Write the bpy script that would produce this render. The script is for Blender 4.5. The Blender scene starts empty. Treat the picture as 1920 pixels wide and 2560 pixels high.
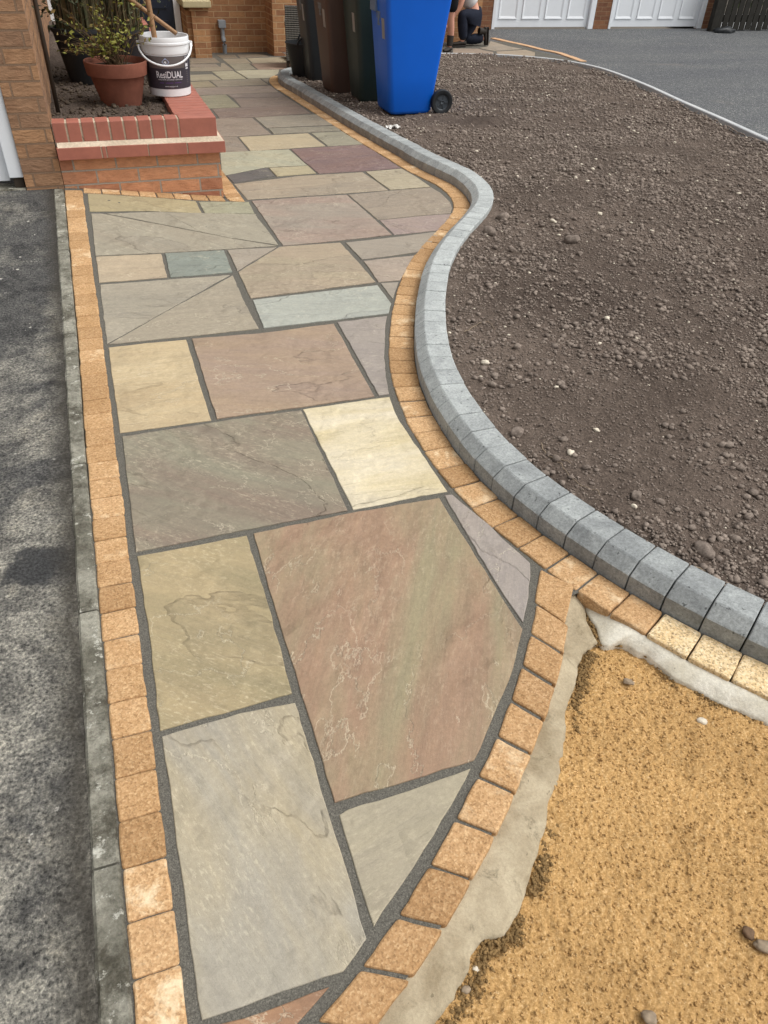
import bpy, bmesh, math, random
import numpy as np
from mathutils import Vector, Matrix

random.seed(7)
rng = np.random.default_rng(11)
scene = bpy.context.scene
COL = scene.collection
R_ = math.radians

# ------------------------------------------------------------------ camera, sky, sun, exposure
cam_d = bpy.data.cameras.new('camera')
cam = bpy.data.objects.new('camera', cam_d)
COL.objects.link(cam)
cam_d.sensor_fit = 'VERTICAL'
cam_d.sensor_height = 36.0
cam_d.lens = 36.0 * 1849.0 / 2560.0
cam_d.clip_start = 0.05
cam_d.clip_end = 500
Rv, Uv, Fv = (Vector(v) for v in ((0.94359924, -0.32908787, 0.03635446), (0.18359745, 0.6114591, 0.76968158), (0.27552214, 0.71959637, -0.63739204)))
m = Matrix((Rv, Uv, -Fv)).transposed().to_4x4()
m.translation = Vector((0, 0, 1.40))
cam.matrix_world = m
scene.camera = cam

world = bpy.data.worlds.new('World')
scene.world = world
world.use_nodes = True
wn, wl = world.node_tree.nodes, world.node_tree.links
wn.clear()
w_out = wn.new('ShaderNodeOutputWorld')
w_bg = wn.new('ShaderNodeBackground')
w_hs = wn.new('ShaderNodeHueSaturation')
w_sky = wn.new('ShaderNodeTexSky')
SUN_EL, SUN_AZ = R_(58), R_(118)          # azimuth clockwise from +Y
w_sky.sky_type = 'NISHITA'
w_sky.sun_disc = False
w_sky.sun_elevation = SUN_EL
w_sky.sun_rotation = SUN_AZ
w_sky.dust_density = 5.0
w_sky.air_density = 1.2
w_hs.inputs['Saturation'].default_value = 0.06      # cloud cover: the sky is nearly white
w_bg.inputs['Strength'].default_value = 0.15
wl.new(w_sky.outputs[0], w_hs.inputs['Color'])
wl.new(w_hs.outputs[0], w_bg.inputs['Color'])
wl.new(w_bg.outputs[0], w_out.inputs['Surface'])

sun_d = bpy.data.lights.new('sun', 'SUN')
sun_d.energy = 1.3
sun_d.angle = R_(40)
sun_d.color = (1.0, 0.97, 0.92)
sun = bpy.data.objects.new('sun', sun_d)
COL.objects.link(sun)
sun_dir = Vector((math.sin(SUN_AZ) * math.cos(SUN_EL), math.cos(SUN_AZ) * math.cos(SUN_EL), math.sin(SUN_EL)))
sun.rotation_euler = sun_dir.to_track_quat('Z', 'Y').to_euler()
sun.location = (0, 0, 20)

scene.view_settings.view_transform = 'Standard'
scene.view_settings.look = 'None'
scene.view_settings.gamma = 1
scene.view_settings.exposure = 0.2
scene.render.engine = 'CYCLES'

# ------------------------------------------------------------------ surveyed plan (metres)
SLABS = [
 ('narrow rust brown sandstone offcut at the bottom edge of the path', (172, 132, 100), (140, 110, 90), [(-0.098, 0.441), (-0.035, 0.435), (0.043, 0.434), (0.108, 0.434), (0.075, 0.416), (0.044, 0.4), (-0.031, 0.363), (-0.088, 0.351)]),
 ('large grey green sandstone slab nearest the camera with one clipped corner', (172, 165, 150), (180, 167, 140), [(-0.101, 1.006), (0.069, 1.014), (0.191, 1.004), (0.193, 0.979), (0.191, 0.686), (0.191, 0.486), (0.137, 0.449), (0.033, 0.453), (-0.099, 0.454)]),
 ('grey beige triangular slab tapering to a point beside the curved orange setts', (176, 166, 142), (166, 156, 136), [(0.21, 0.718), (0.23, 0.724), (0.36, 0.724), (0.502, 0.731), (0.43, 0.667), (0.345, 0.601), (0.283, 0.554), (0.209, 0.5), (0.208, 0.599)]),
 ('biggest slab, brown red streaked with olive, in the widest part of the path', (162, 133, 109), (158, 146, 116), [(0.218, 1.599), (0.501, 1.606), (0.79, 1.597), (0.787, 1.298), (0.788, 1.045), (0.753, 1.0), (0.683, 0.912), (0.629, 0.859), (0.567, 0.795), (0.517, 0.746), (0.368, 0.745), (0.209, 0.746), (0.211, 0.992), (0.212, 1.256)]),
 ('smooth pale lilac grey wedge between the biggest brown slab and the setts', (168, 157, 148), (162, 153, 146), [(0.811, 1.605), (0.835, 1.601), (0.881, 1.443), (0.899, 1.347), (0.912, 1.299), (0.921, 1.255), (0.897, 1.208), (0.856, 1.142), (0.799, 1.064), (0.797, 1.267)]),
 ('olive yellow riven slab in the left column above the nearest grey slab', (178, 160, 124), (156, 144, 112), [(-0.102, 1.598), (0.198, 1.596), (0.198, 1.41), (0.196, 1.203), (0.191, 1.03), (-0.103, 1.022), (-0.098, 1.318)]),
 ('wide dark olive and mauve slab with a curved flake ridge across it', (148, 142, 122), (144, 128, 112), [(-0.098, 2.202), (0.295, 2.205), (0.51, 2.198), (0.508, 1.887), (0.504, 1.62), (0.184, 1.622), (-0.103, 1.616)]),
 ('brightest slab, creamy yellow and white, against the orange setts', (214, 198, 158), (222, 210, 184), [(0.518, 2.204), (0.843, 2.202), (0.833, 2.138), (0.822, 2.037), (0.823, 1.932), (0.825, 1.829), (0.826, 1.726), (0.827, 1.621), (0.521, 1.62)]),
 ('sandy cream slab in the left column beside the orange straight edging', (200, 180, 144), (190, 168, 132), [(-0.103, 2.857), (0.043, 2.858), (0.197, 2.847), (0.198, 2.221), (-0.103, 2.228)]),
 ('plain pinkish brown slab right of the sandy cream slab', (166, 144, 126), (170, 147, 122), [(0.22, 2.848), (0.492, 2.824), (0.815, 2.832), (0.791, 2.219), (0.478, 2.221), (0.218, 2.225)]),
 ('pale grey lilac tapered slab between the pinkish brown slab and the setts', (166, 156, 146), (160, 150, 142), [(0.834, 2.843), (1.061, 2.846), (1.01, 2.728), (0.924, 2.496), (0.872, 2.316), (0.848, 2.22), (0.808, 2.221)]),
 ('upper half of the diagonally cut grey beige slab beside the orange edging', (164, 155, 138), (158, 150, 134), [(-0.1, 3.416), (0.177, 3.438), (0.485, 3.464), (0.166, 3.154), (-0.107, 2.892)]),
 ('lower half of the diagonally cut grey beige slab beside the orange edging', (166, 155, 136), (162, 152, 134), [(0.496, 3.453), (0.492, 3.119), (0.5, 2.87), (0.257, 2.873), (-0.102, 2.884), (0.169, 3.146)]),
 ('small sandy beige slab between orange edging and the blue green slab', (186, 168, 142), (178, 162, 138), [(-0.1, 3.71), (0.199, 3.723), (0.196, 3.462), (-0.103, 3.438)]),
 ('small blue green slab between two diagonally cut slabs', (140, 146, 136), (136, 140, 130), [(0.217, 3.727), (0.507, 3.742), (0.502, 3.491), (0.211, 3.462)]),
 ('upper wedge of the long khaki slab cut by a shallow diagonal', (164, 156, 138), (160, 152, 134), [(-0.017, 4.244), (0.781, 4.289), (0.773, 4.283), (0.787, 4.044), (0.795, 3.79), (0.569, 3.894), (0.283, 4.067)]),
 ('lower wedge of the long khaki slab cut by a shallow diagonal', (164, 156, 138), (160, 150, 132), [(-0.093, 4.245), (-0.043, 4.243), (0.271, 4.064), (0.557, 3.893), (0.783, 3.779), (0.508, 3.758), (0.198, 3.734), (-0.101, 3.723)]),
 ('long tan slab in the corner below the brick planter', (178, 164, 128), (170, 156, 122), [(-0.096, 4.534), (-0.038, 4.537), (0.253, 4.519), (0.476, 4.485), (0.478, 4.277), (-0.099, 4.279)]),
 ('small grey green slab below the right end of the brick planter', (164, 160, 132), (158, 154, 132), [(0.491, 4.479), (0.786, 4.522), (0.776, 4.305), (0.495, 4.277)]),
 ('large grey pink slab halfway up the path with a small white scuff', (160, 148, 134), (164, 144, 130), [(0.805, 4.531), (1.091, 4.534), (1.389, 4.525), (1.41, 4.139), (1.425, 3.802), (1.12, 3.783), (0.816, 3.779), (0.811, 4.116)]),
 ('triangular grey tan cutting beside the blue green slab', (164, 152, 136), (160, 150, 136), [(0.524, 3.745), (0.776, 3.76), (0.641, 3.622), (0.527, 3.502)]),
 ('large tan slab in the path centre with cream flecks and one cut corner', (174, 156, 134), (170, 156, 132), [(0.794, 3.764), (0.945, 3.759), (1.117, 3.751), (1.128, 3.461), (1.132, 3.213), (0.826, 3.195), (0.527, 3.178), (0.53, 3.488), (0.648, 3.612)]),
 ('pale blue grey long slab reaching to the curved setts', (176, 178, 168), (170, 172, 162), [(0.532, 3.155), (0.826, 3.166), (1.128, 3.173), (1.122, 2.963), (1.076, 2.87), (0.793, 2.868), (0.52, 2.87)]),
 ('grey fawn tapered slab below the mauve one at the bend', (164, 153, 138), (160, 150, 136), [(1.146, 3.744), (1.425, 3.761), (1.715, 3.789), (1.591, 3.638), (1.48, 3.531), (1.318, 3.511), (1.155, 3.501)]),
 ('beige slab beside the setts just above the smallest triangle', (174, 158, 142), (168, 154, 140), [(1.158, 3.477), (1.3, 3.483), (1.451, 3.487), (1.348, 3.345), (1.252, 3.204), (1.144, 3.209)]),
 ('smallest triangular beige slab touching the curved setts', (164, 154, 140), (160, 150, 138), [(1.152, 3.193), (1.238, 3.185), (1.181, 3.079), (1.146, 3.008)]),
 ('brown grey slab filling the outer bend of the path', (156, 143, 126), (160, 146, 130), [(1.4, 4.529), (1.647, 4.546), (1.965, 4.56), (1.979, 4.439), (1.965, 4.264), (1.931, 4.15), (1.886, 4.065), (1.669, 4.067), (1.43, 4.053)]),
 ('mauve pink slab at the bend touching the setts', (160, 142, 136), (164, 146, 134), [(1.437, 4.038), (1.664, 4.054), (1.885, 4.051), (1.833, 3.947), (1.729, 3.811), (1.585, 3.804), (1.437, 3.8)]),
 ('longest fawn slab spanning the path right of the planter corner', (164, 151, 132), (172, 156, 134), [(0.774, 4.944), (1.22, 5.049), (1.662, 5.05), (1.671, 4.796), (1.672, 4.563), (1.212, 4.557), (0.786, 4.565)]),
 ('cream slab with a rusty orange stain beside the setts', (180, 168, 142), (172, 160, 136), [(1.687, 5.053), (1.955, 5.075), (1.966, 4.834), (1.961, 4.571), (1.687, 4.566), (1.681, 4.794)]),
 ('small slate grey slab by the planter foot', (112, 106, 102), (106, 102, 98), [(0.765, 5.173), (1.064, 5.326), (1.065, 5.084), (0.776, 4.978)]),
 ('small yellow cream slab next to the slate grey one', (182, 170, 138), (176, 164, 134), [(1.081, 5.319), (1.352, 5.317), (1.35, 5.096), (1.08, 5.075)]),
 ('pale sage green riven slab just past the planter corner', (172, 170, 148), (180, 174, 148), [(0.84, 5.883), (1.094, 5.884), (1.35, 5.872), (1.353, 5.341), (1.053, 5.346), (0.762, 5.193), (0.754, 5.285)]),
 ('plum purple slab beside the setts', (136, 110, 102), (132, 110, 108), [(1.37, 5.878), (1.653, 5.901), (1.949, 5.913), (1.96, 5.65), (1.955, 5.549), (1.958, 5.105), (1.65, 5.082), (1.367, 5.085), (1.359, 5.458)]),
 ('cream beige slab above the sage green one', (186, 170, 140), (180, 166, 138), [(1.076, 6.42), (1.363, 6.439), (1.648, 6.449), (1.651, 5.934), (1.065, 5.894)]),
 ('grey green slab above the plum one, against the setts', (158, 152, 132), (154, 148, 128), [(1.677, 6.455), (1.945, 6.467), (1.947, 6.176), (1.953, 5.934), (1.669, 5.93)]),
 ('brown grey slab half hidden behind the brick planter corner', (150, 136, 120), (148, 136, 122), [(0.881, 6.468), (1.064, 6.434), (1.049, 5.881), (0.835, 5.904)]),
 ('mushroom brown slab beside the red brick planter coping', (148, 133, 118), (150, 136, 122), [(1.005, 7.264), (1.346, 7.245), (1.348, 6.475), (1.074, 6.456), (0.884, 6.487)]),
 ('grey taupe slab with a thin crack line, far third of the path', (152, 142, 126), (148, 140, 126), [(1.367, 7.251), (1.658, 7.29), (1.946, 7.297), (1.952, 6.769), (1.371, 6.752)]),
 ('long narrow olive grey strip slab', (142, 136, 120), (146, 138, 122), [(1.378, 6.72), (1.957, 6.708), (1.945, 6.502), (1.37, 6.483)]),
 ('long dark mauve brown slab across the far path', (136, 118, 106), (134, 118, 108), [(1.075, 7.783), (1.473, 7.823), (1.752, 7.835), (1.921, 7.839), (1.912, 7.368), (1.464, 7.288), (1.065, 7.266)]),
 ('moss green tinted slab in the far path beside the bucket', (142, 138, 114), (146, 138, 118), [(0.98, 8.574), (1.348, 8.625), (1.344, 7.831), (1.043, 7.807)]),
 ('narrow grey mauve strip slab in the far path', (140, 126, 118), (138, 126, 116), [(1.364, 8.627), (1.918, 8.659), (1.918, 8.384), (1.384, 8.419)]),
 ('brown mauve slab below the narrow strip in the far path', (138, 122, 110), (136, 122, 112), [(1.382, 8.374), (1.92, 8.353), (1.922, 7.857), (1.359, 7.832)]),
 ('long pinkish grey slab across the far path behind the bucket', (144, 130, 120), (146, 132, 118), [(1.056, 9.151), (1.934, 9.203), (1.917, 8.698), (1.356, 8.661), (1.066, 8.646)]),
 ('tan slab right behind the white bucket', (154, 142, 116), (150, 138, 116), [(1.117, 9.608), (1.331, 9.654), (1.343, 9.2), (1.059, 9.174)]),
 ('grey fawn slab where the path starts to bend to the kerb end', (152, 140, 122), (148, 138, 122), [(1.352, 9.683), (1.934, 9.751), (1.927, 9.279), (1.359, 9.203)]),
 ('tiny triangular grey slab inside the rounded end of the setts', (146, 138, 124), (146, 136, 122), [(1.953, 9.748), (2.042, 9.76), (1.952, 9.394)]),
 ('light khaki slab in the far path left of the long pale one', (166, 156, 132), (160, 150, 128), [(1.197, 10.218), (1.46, 10.247), (1.486, 9.739), (1.129, 9.702)]),
 ('light olive slab next to the palest far slab', (168, 160, 134), (164, 156, 132), [(1.493, 10.492), (1.763, 10.526), (1.781, 10.01), (1.783, 9.79), (1.504, 9.756)]),
 ('palest far slab by the rounded kerb end', (178, 170, 144), (172, 164, 142), [(1.787, 10.538), (2.119, 10.565), (2.342, 10.554), (2.257, 10.223), (2.111, 9.907), (2.053, 9.813), (1.801, 9.787), (1.795, 10.022)]),
 ('brown slab at the foot of the left brick pier', (138, 124, 106), (134, 120, 104), [(1.421, 11.914), (1.755, 11.946), (1.744, 11.39), (1.341, 11.308)]),
 ('narrow brown grey slab one row before the left pier', (138, 126, 110), (140, 126, 112), [(1.335, 11.266), (1.664, 11.262), (1.668, 10.944), (1.295, 10.958)]),
 ('fawn slab two rows before the left pier', (150, 138, 118), (146, 134, 116), [(1.742, 11.32), (1.783, 11.323), (1.775, 10.594), (1.505, 10.536), (1.242, 10.561), (1.288, 10.911), (1.67, 10.911)]),
 ('dark brown slab against the back wall under the grey pipe', (128, 114, 96), (124, 112, 96), [(1.842, 12.288), (2.104, 12.317), (2.073, 11.905), (1.841, 11.859)]),
 ('dark tan slab against the back wall right of the pipe', (130, 116, 98), (126, 112, 96), [(2.137, 12.313), (2.506, 12.371), (2.537, 12.041), (2.101, 11.882)]),
 ('fawn slab one row before the back wall', (152, 140, 120), (146, 134, 114), [(1.843, 11.802), (2.167, 11.835), (2.132, 11.274), (1.821, 11.248)]),
 ('light buff slab one row before the right brick pier', (166, 152, 128), (158, 146, 124), [(2.19, 11.842), (2.725, 11.938), (2.689, 11.285), (2.152, 11.271)]),
 ('olive grey slab left of the pink far slab', (146, 138, 118), (142, 134, 116), [(1.822, 11.197), (2.095, 11.218), (2.069, 10.635), (1.797, 10.598)]),
 ('pink brown far slab near the wicker chair', (160, 136, 118), (154, 132, 116), [(2.12, 11.224), (2.672, 11.216), (2.604, 10.602), (2.09, 10.616)]),
 ('pink grey slab in front of the kneeling person', (160, 142, 126), (156, 140, 126), [(5.68, 12.717), (6.094, 12.658), (6.147, 12.214), (6.021, 11.956), (5.429, 12.14)]),
 ('beige slab behind the boot of the kneeling person', (164, 150, 132), (158, 146, 130), [(6.68, 13.421), (6.739, 12.863), (6.841, 12.565), (6.242, 12.385), (6.134, 12.698), (6.36, 12.856)]),
 ('light brown slab at the tip of the rear paving beside the garage drive', (168, 150, 128), (160, 146, 128), [(6.222, 12.26), (6.845, 12.467), (6.812, 12.083), (6.537, 11.579), (6.061, 11.891)]),
]
INNER = [(2.247,10.158), (2.149,9.95), (2.047,9.678), (1.974,9.415), (1.94,9.172), (1.941,8.904), (1.946,8.566), (1.942,8.21), (1.933,7.855), (1.945,7.438), (1.966,7.329), (1.953,6.517), (1.96,5.94), (1.967,5.662), (1.99,5.1), (1.975,4.585), (1.976,4.311), (1.941,4.139), (1.878,3.978), (1.764,3.813), (1.588,3.608), (1.424,3.424), (1.248,3.173), (1.124,2.937), (1.059,2.792), (0.969,2.552), (0.934,2.454), (0.939,2.463), (0.895,2.31), (0.87,2.176), (0.853,2.062), (0.843,1.953), (0.843,1.859), (0.845,1.759), (0.848,1.655), (0.864,1.562), (0.883,1.469), (0.884,1.449), (0.908,1.375), (0.937,1.291), (0.967,1.19), (1.0,1.1), (1.048,1.013), (1.096,0.927), (1.151,0.844), (1.209,0.766)]
OUTER = [(2.209,9.927), (2.131,9.698), (2.068,9.38), (2.042,8.974), (2.034,8.588), (2.034,8.258), (2.056,8.745), (2.056,8.311), (2.051,7.893), (2.054,7.347), (2.046,6.827), (2.051,6.334), (2.058,5.832), (2.072,5.428), (2.068,5.118), (2.092,4.824), (2.124,4.6), (2.133,4.448), (2.108,4.278), (2.075,4.164), (2.009,4.034), (1.906,3.892), (1.755,3.722), (1.603,3.544), (1.479,3.377), (1.368,3.202), (1.267,3.005), (1.183,2.824), (1.106,2.644), (1.05,2.489), (0.99,2.317), (0.978,2.26), (0.963,2.162), (0.95,2.046), (0.938,1.926), (0.933,1.812), (0.938,1.713), (0.948,1.607), (0.964,1.498), (0.949,1.585), (0.966,1.498), (0.995,1.399), (1.026,1.301), (1.066,1.205), (1.104,1.108), (1.146,1.014), (1.198,0.924), (1.248,0.836), (1.304,0.766)]
SL_ = [(0.937,1.227), (0.901,1.167), (0.849,1.087), (0.793,1.01), (0.733,0.936), (0.605,0.796), (0.537,0.731), (0.467,0.668), (0.398,0.609), (0.33,0.558), (0.288,0.526), (0.25,0.496), (0.214,0.471), (0.179,0.445), (0.137,0.42), (0.098,0.4), (0.063,0.382), (0.026,0.366), (-0.015,0.353), (-0.053,0.341)]
SR_ = [(0.98,1.128), (0.979,1.122), (0.925,1.042), (0.865,0.959), (0.8,0.883), (0.665,0.741), (0.596,0.675), (0.527,0.616), (0.448,0.545), (0.374,0.49), (0.298,0.435), (0.256,0.407), (0.213,0.38), (0.173,0.36), (0.128,0.337), (0.084,0.319), (0.037,0.304)]
HA = [(1.018,1.144), (1.002,1.101), (0.989,1.048), (0.972,0.99), (0.97,0.971), (0.965,0.975), (0.923,0.955), (0.886,0.928), (0.839,0.869), (0.792,0.822), (0.759,0.766), (0.717,0.707), (0.714,0.709), (0.673,0.659), (0.64,0.621), (0.598,0.581), (0.562,0.535), (0.517,0.492), (0.471,0.453), (0.43,0.426), (0.394,0.428), (0.363,0.411), (0.349,0.387), (0.319,0.37), (0.292,0.352), (0.27,0.335), (0.222,0.313), (0.171,0.293), (0.114,0.274)]
HB = [(1.023,1.129), (1.017,1.114), (1.007,1.085), (0.994,1.026), (0.981,0.968), (0.992,0.955), (1.025,0.954), (1.043,0.934), (1.053,0.914), (1.068,0.905), (1.087,0.847), (1.091,0.821), (1.117,0.784), (1.137,0.746), (1.165,0.71), (1.182,0.689), (1.203,0.66), (1.222,0.639), (1.248,0.609)]
EDG = [(3.854,11.921), (5.043,11.457), (5.8,11.266), (6.125,10.903), (6.375,10.443), (6.383,10.216), (6.415,9.65), (6.258,8.916), (5.974,7.885), (5.638,6.898), (5.421,6.163), (5.211,5.509), (5.05,5.042)]
FAR = [(6.841,13.77), (6.944,13.273), (7.087,12.886), (7.084,12.726), (7.163,12.092), (6.89,10.875)]
STRIP_UP = [(-0.122,4.647), (0.107,4.606), (0.108,4.63), (0.296,4.611), (0.496,4.586), (0.664,4.56)]
STRIP_LO = [(-0.117,4.55), (0.103,4.547), (0.101,4.533), (0.287,4.527), (0.484,4.509), (0.656,4.512)]
WEDGE = [(0.732,5.188), (0.66,4.674), (0.657,4.524), (0.761,4.54), (0.764,4.934)]
STONES = [(1.239,1.61), (1.392,1.701), (1.315,1.356), (1.368,1.313), (1.134,1.77), (2.314,3.631), (1.911,2.453), (2.637,3.672), (2.237,3.308), (2.076,3.777), (1.899,3.577), (1.24,2.238), (1.359,1.099), (1.284,1.322)]
PEB = [(0.365,0.393), (0.334,0.369), (0.867,0.286), (0.878,0.258), (0.983,0.847), (1.083,0.698), (0.612,0.231)]
STAIN = [(-0.381,1.649), (-0.309,1.668)]
ROOTS = [[(1.181,1.693), (1.162,1.63), (1.181,1.567), (1.17,1.498), (1.186,1.445), (1.222,1.417), (1.216,1.394)],[(1.181,1.614), (1.195,1.582), (1.212,1.558)],[(1.265,2.493), (1.338,2.532), (1.4,2.545), (1.394,2.473)],[(1.633,2.091), (1.678,2.045), (1.691,2.008)],[(1.284,1.047), (1.33,1.026)]]
SCRAP = [(2.27,6.142)]

P1 = np.array((-0.106, 2.884)); P2 = np.array((0.797, 3.776)); PC = np.array((-0.216, 4.636)); PJ = np.array((0.781, 4.559)); CZ = 0.11
def base_z(y):
    return -0.05 * min(7.9, max(0.0, y - 4.6))
def _bary(p, a, b, c):
    d = (b[0]-a[0])*(c[1]-a[1]) - (c[0]-a[0])*(b[1]-a[1])
    u = ((p[0]-a[0])*(c[1]-a[1]) - (c[0]-a[0])*(p[1]-a[1])) / d
    v = ((b[0]-a[0])*(p[1]-a[1]) - (p[0]-a[0])*(b[1]-a[1])) / d
    return 1-u-v, u, v
def path_z(x, y):
    """height of the paving: flat, tipping up to the planter corner, falling to the house"""
    p = (x, y)
    w = _bary(p, P1, P2, PC)
    if min(w) >= -1e-6: return CZ * w[2]
    w = _bary(p, P2, PJ, PC)
    if min(w) >= -1e-6: return CZ * w[2]
    t = (y - P1[1]) / (PC[1] - P1[1])
    if x <= P1[0] + (PC[0]-P1[0]) * t + 0.02:
        return CZ * max(0.0, min(1.15, t))
    if y > 4.40 and x < 0.66 and y < 4.637:
        return CZ * min(1.0, max(0.0, (0.70-x) / (0.70-PC[0])))
    return base_z(y)
def drive_z(y):
    return CZ * max(0.0, min(1.15, (y - P1[1]) / (PC[1] - P1[1])))

# ------------------------------------------------------------------ helpers
def srgb(c):
    return tuple(((v/255.0)/12.92 if v/255.0 <= 0.04045 else ((v/255.0+0.055)/1.055)**2.4) for v in c)
def lin(c, k=1.0):
    r = srgb(c)
    return (r[0]*k, r[1]*k, r[2]*k, 1.0)

def tag(o, label=None, cat=None, group=None, kind=None):
    if label: o['label'] = label
    if cat: o['category'] = cat
    if group: o['group'] = group
    if kind: o['kind'] = kind
    return o
def empty(name, loc, label, cat, group=None, rotz=0.0):
    o = bpy.data.objects.new(name, None)
    COL.objects.link(o)
    o.location = loc
    o.rotation_euler = (0, 0, rotz)
    o.empty_display_size = 0.1
    return tag(o, label, cat, group)
def link(name, me, mat=None, parent=None, loc=(0, 0, 0)):
    o = bpy.data.objects.new(name, me)
    COL.objects.link(o)
    if mat is not None and len(me.materials) == 0: me.materials.append(mat)
    o.location = loc
    if parent is not None: o.parent = parent
    return o
def mesh_np(name, V, Fc, smooth=False):
    """numpy verts (n,3) and an array of faces (all the same size) -> mesh"""
    me = bpy.data.meshes.new(name)
    V = np.asarray(V, dtype=np.float32); Fc = np.asarray(Fc, dtype=np.int32)
    k = Fc.shape[1]
    me.vertices.add(len(V)); me.vertices.foreach_set('co', V.ravel())
    me.loops.add(Fc.size); me.loops.foreach_set('vertex_index', Fc.ravel())
    me.polygons.add(len(Fc)); me.polygons.foreach_set('loop_start', np.arange(0, Fc.size, k, dtype=np.int32))
    me.polygons.foreach_set('use_smooth', np.full(len(Fc), smooth))
    me.update(calc_edges=True); me.validate()
    return me
def bm_obj(name, bm, mat, parent=None, loc=(0, 0, 0), smooth=False, auto=None):
    me = bpy.data.meshes.new(name)
    bmesh.ops.recalc_face_normals(bm, faces=bm.faces)
    for f in bm.faces: f.smooth = smooth
    if auto is not None:
        for e in bm.edges:
            if len(e.link_faces) == 2 and e.calc_face_angle(0) > R_(auto): e.smooth = False
    bm.to_mesh(me); bm.free()
    return link(name, me, mat, parent, loc)
def bx(bm, x0, x1, y0, y1, z0, z1, bev=0.0, jit=0.0):
    vs = [bm.verts.new((x + random.uniform(-jit, jit), y + random.uniform(-jit, jit), z + random.uniform(-jit, jit))) for x in (x0, x1) for y in (y0, y1) for z in (z0, z1)]
    fs = [(0, 1, 3, 2), (4, 6, 7, 5), (0, 4, 5, 1), (2, 3, 7, 6), (0, 2, 6, 4), (1, 5, 7, 3)]
    fl = [bm.faces.new([vs[i] for i in f]) for f in fs]
    if bev > 0:
        es = list({e for f in fl for e in f.edges})
        bmesh.ops.bevel(bm, geom=es, offset=bev, segments=2, profile=0.6, affect='EDGES')
def tube(bm, pts, rad, n=8, cap=True):
    """tapered tube along points; rad a number or a list"""
    pts = [Vector(p) for p in pts]
    if not hasattr(rad, '__len__'): rad = [rad] * len(pts)
    rings = []
    up = Vector((0, 0, 1))
    for i, p in enumerate(pts):
        t = (pts[min(i+1, len(pts)-1)] - pts[max(i-1, 0)]).normalized()
        a = t.cross(up)
        if a.length < 0.05: a = t.cross(Vector((1, 0, 0)))
        a.normalize(); b = t.cross(a)
        rings.append([bm.verts.new(p + (a*math.cos(2*math.pi*k/n) + b*math.sin(2*math.pi*k/n)) * rad[i]) for k in range(n)])
    for r0, r1 in zip(rings, rings[1:]):
        for k in range(n): bm.faces.new((r0[k], r0[(k+1) % n], r1[(k+1) % n], r1[k]))
    if cap:
        bm.faces.new(rings[0][::-1]); bm.faces.new(rings[-1])
def lathe(bm, prof, n=40, c=(0, 0, 0)):
    rings = []
    for r, z in prof:
        rings.append([bm.verts.new((c[0]+r*math.cos(2*math.pi*k/n), c[1]+r*math.sin(2*math.pi*k/n), c[2]+z)) for k in range(n)])
    for r0, r1 in zip(rings, rings[1:]):
        for k in range(n): bm.faces.new((r0[k], r0[(k+1) % n], r1[(k+1) % n], r1[k]))
    return rings
# vectorised value noise
def _h(ix, iy, s):
    n = (ix.astype(np.int64)*374761393 + iy.astype(np.int64)*668265263 + s*1442695041) & 0x7fffffff
    n = ((n ^ (n >> 13)) * 1274126177) & 0x7fffffff
    return ((n ^ (n >> 16)) & 0xffff) / 65535.0
def vnoise(x, y, s=0):
    ix, iy = np.floor(x), np.floor(y)
    fx, fy = x-ix, y-iy
    fx = fx*fx*(3-2*fx); fy = fy*fy*(3-2*fy)
    a, b, c, d = _h(ix, iy, s), _h(ix+1, iy, s), _h(ix, iy+1, s), _h(ix+1, iy+1, s)
    return (a*(1-fx)+b*fx)*(1-fy) + (c*(1-fx)+d*fx)*fy - 0.5
def fbm(x, y, f, o=4, s=0):
    r = 0; a = 1
    for i in range(o):
        r = r + a*vnoise(x*f+i*17.3, y*f-i*9.1, s+i); f *= 2.03; a *= 0.5
    return r
def resample(pts, step):
    pts = np.asarray(pts, float)
    d = np.r_[0, np.cumsum(np.hypot(*np.diff(pts, axis=0).T[:2]))]
    n = max(1, int(round(d[-1]/step)))
    t = np.linspace(0, d[-1], n+1)
    return np.stack([np.interp(t, d, pts[:, i]) for i in range(pts.shape[1])], 1)
def smooth_line(pts, step=0.02, sig=6):
    p = resample(pts, step)
    k = np.exp(-0.5*(np.arange(-3*sig, 3*sig+1)/sig)**2); k /= k.sum()
    q = np.empty_like(p)
    for i in range(p.shape[1]):
        a = np.r_[2*p[0, i]-p[1:3*sig+1, i][::-1], p[:, i], 2*p[-1, i]-p[-3*sig-1:-1, i][::-1]]
        q[:, i] = np.convolve(a, k, 'valid')
    return q
def normals2(p):
    t = np.gradient(p, axis=0); t /= np.linalg.norm(t, axis=1)[:, None]
    return np.stack([-t[:, 1], t[:, 0]], 1)

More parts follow.
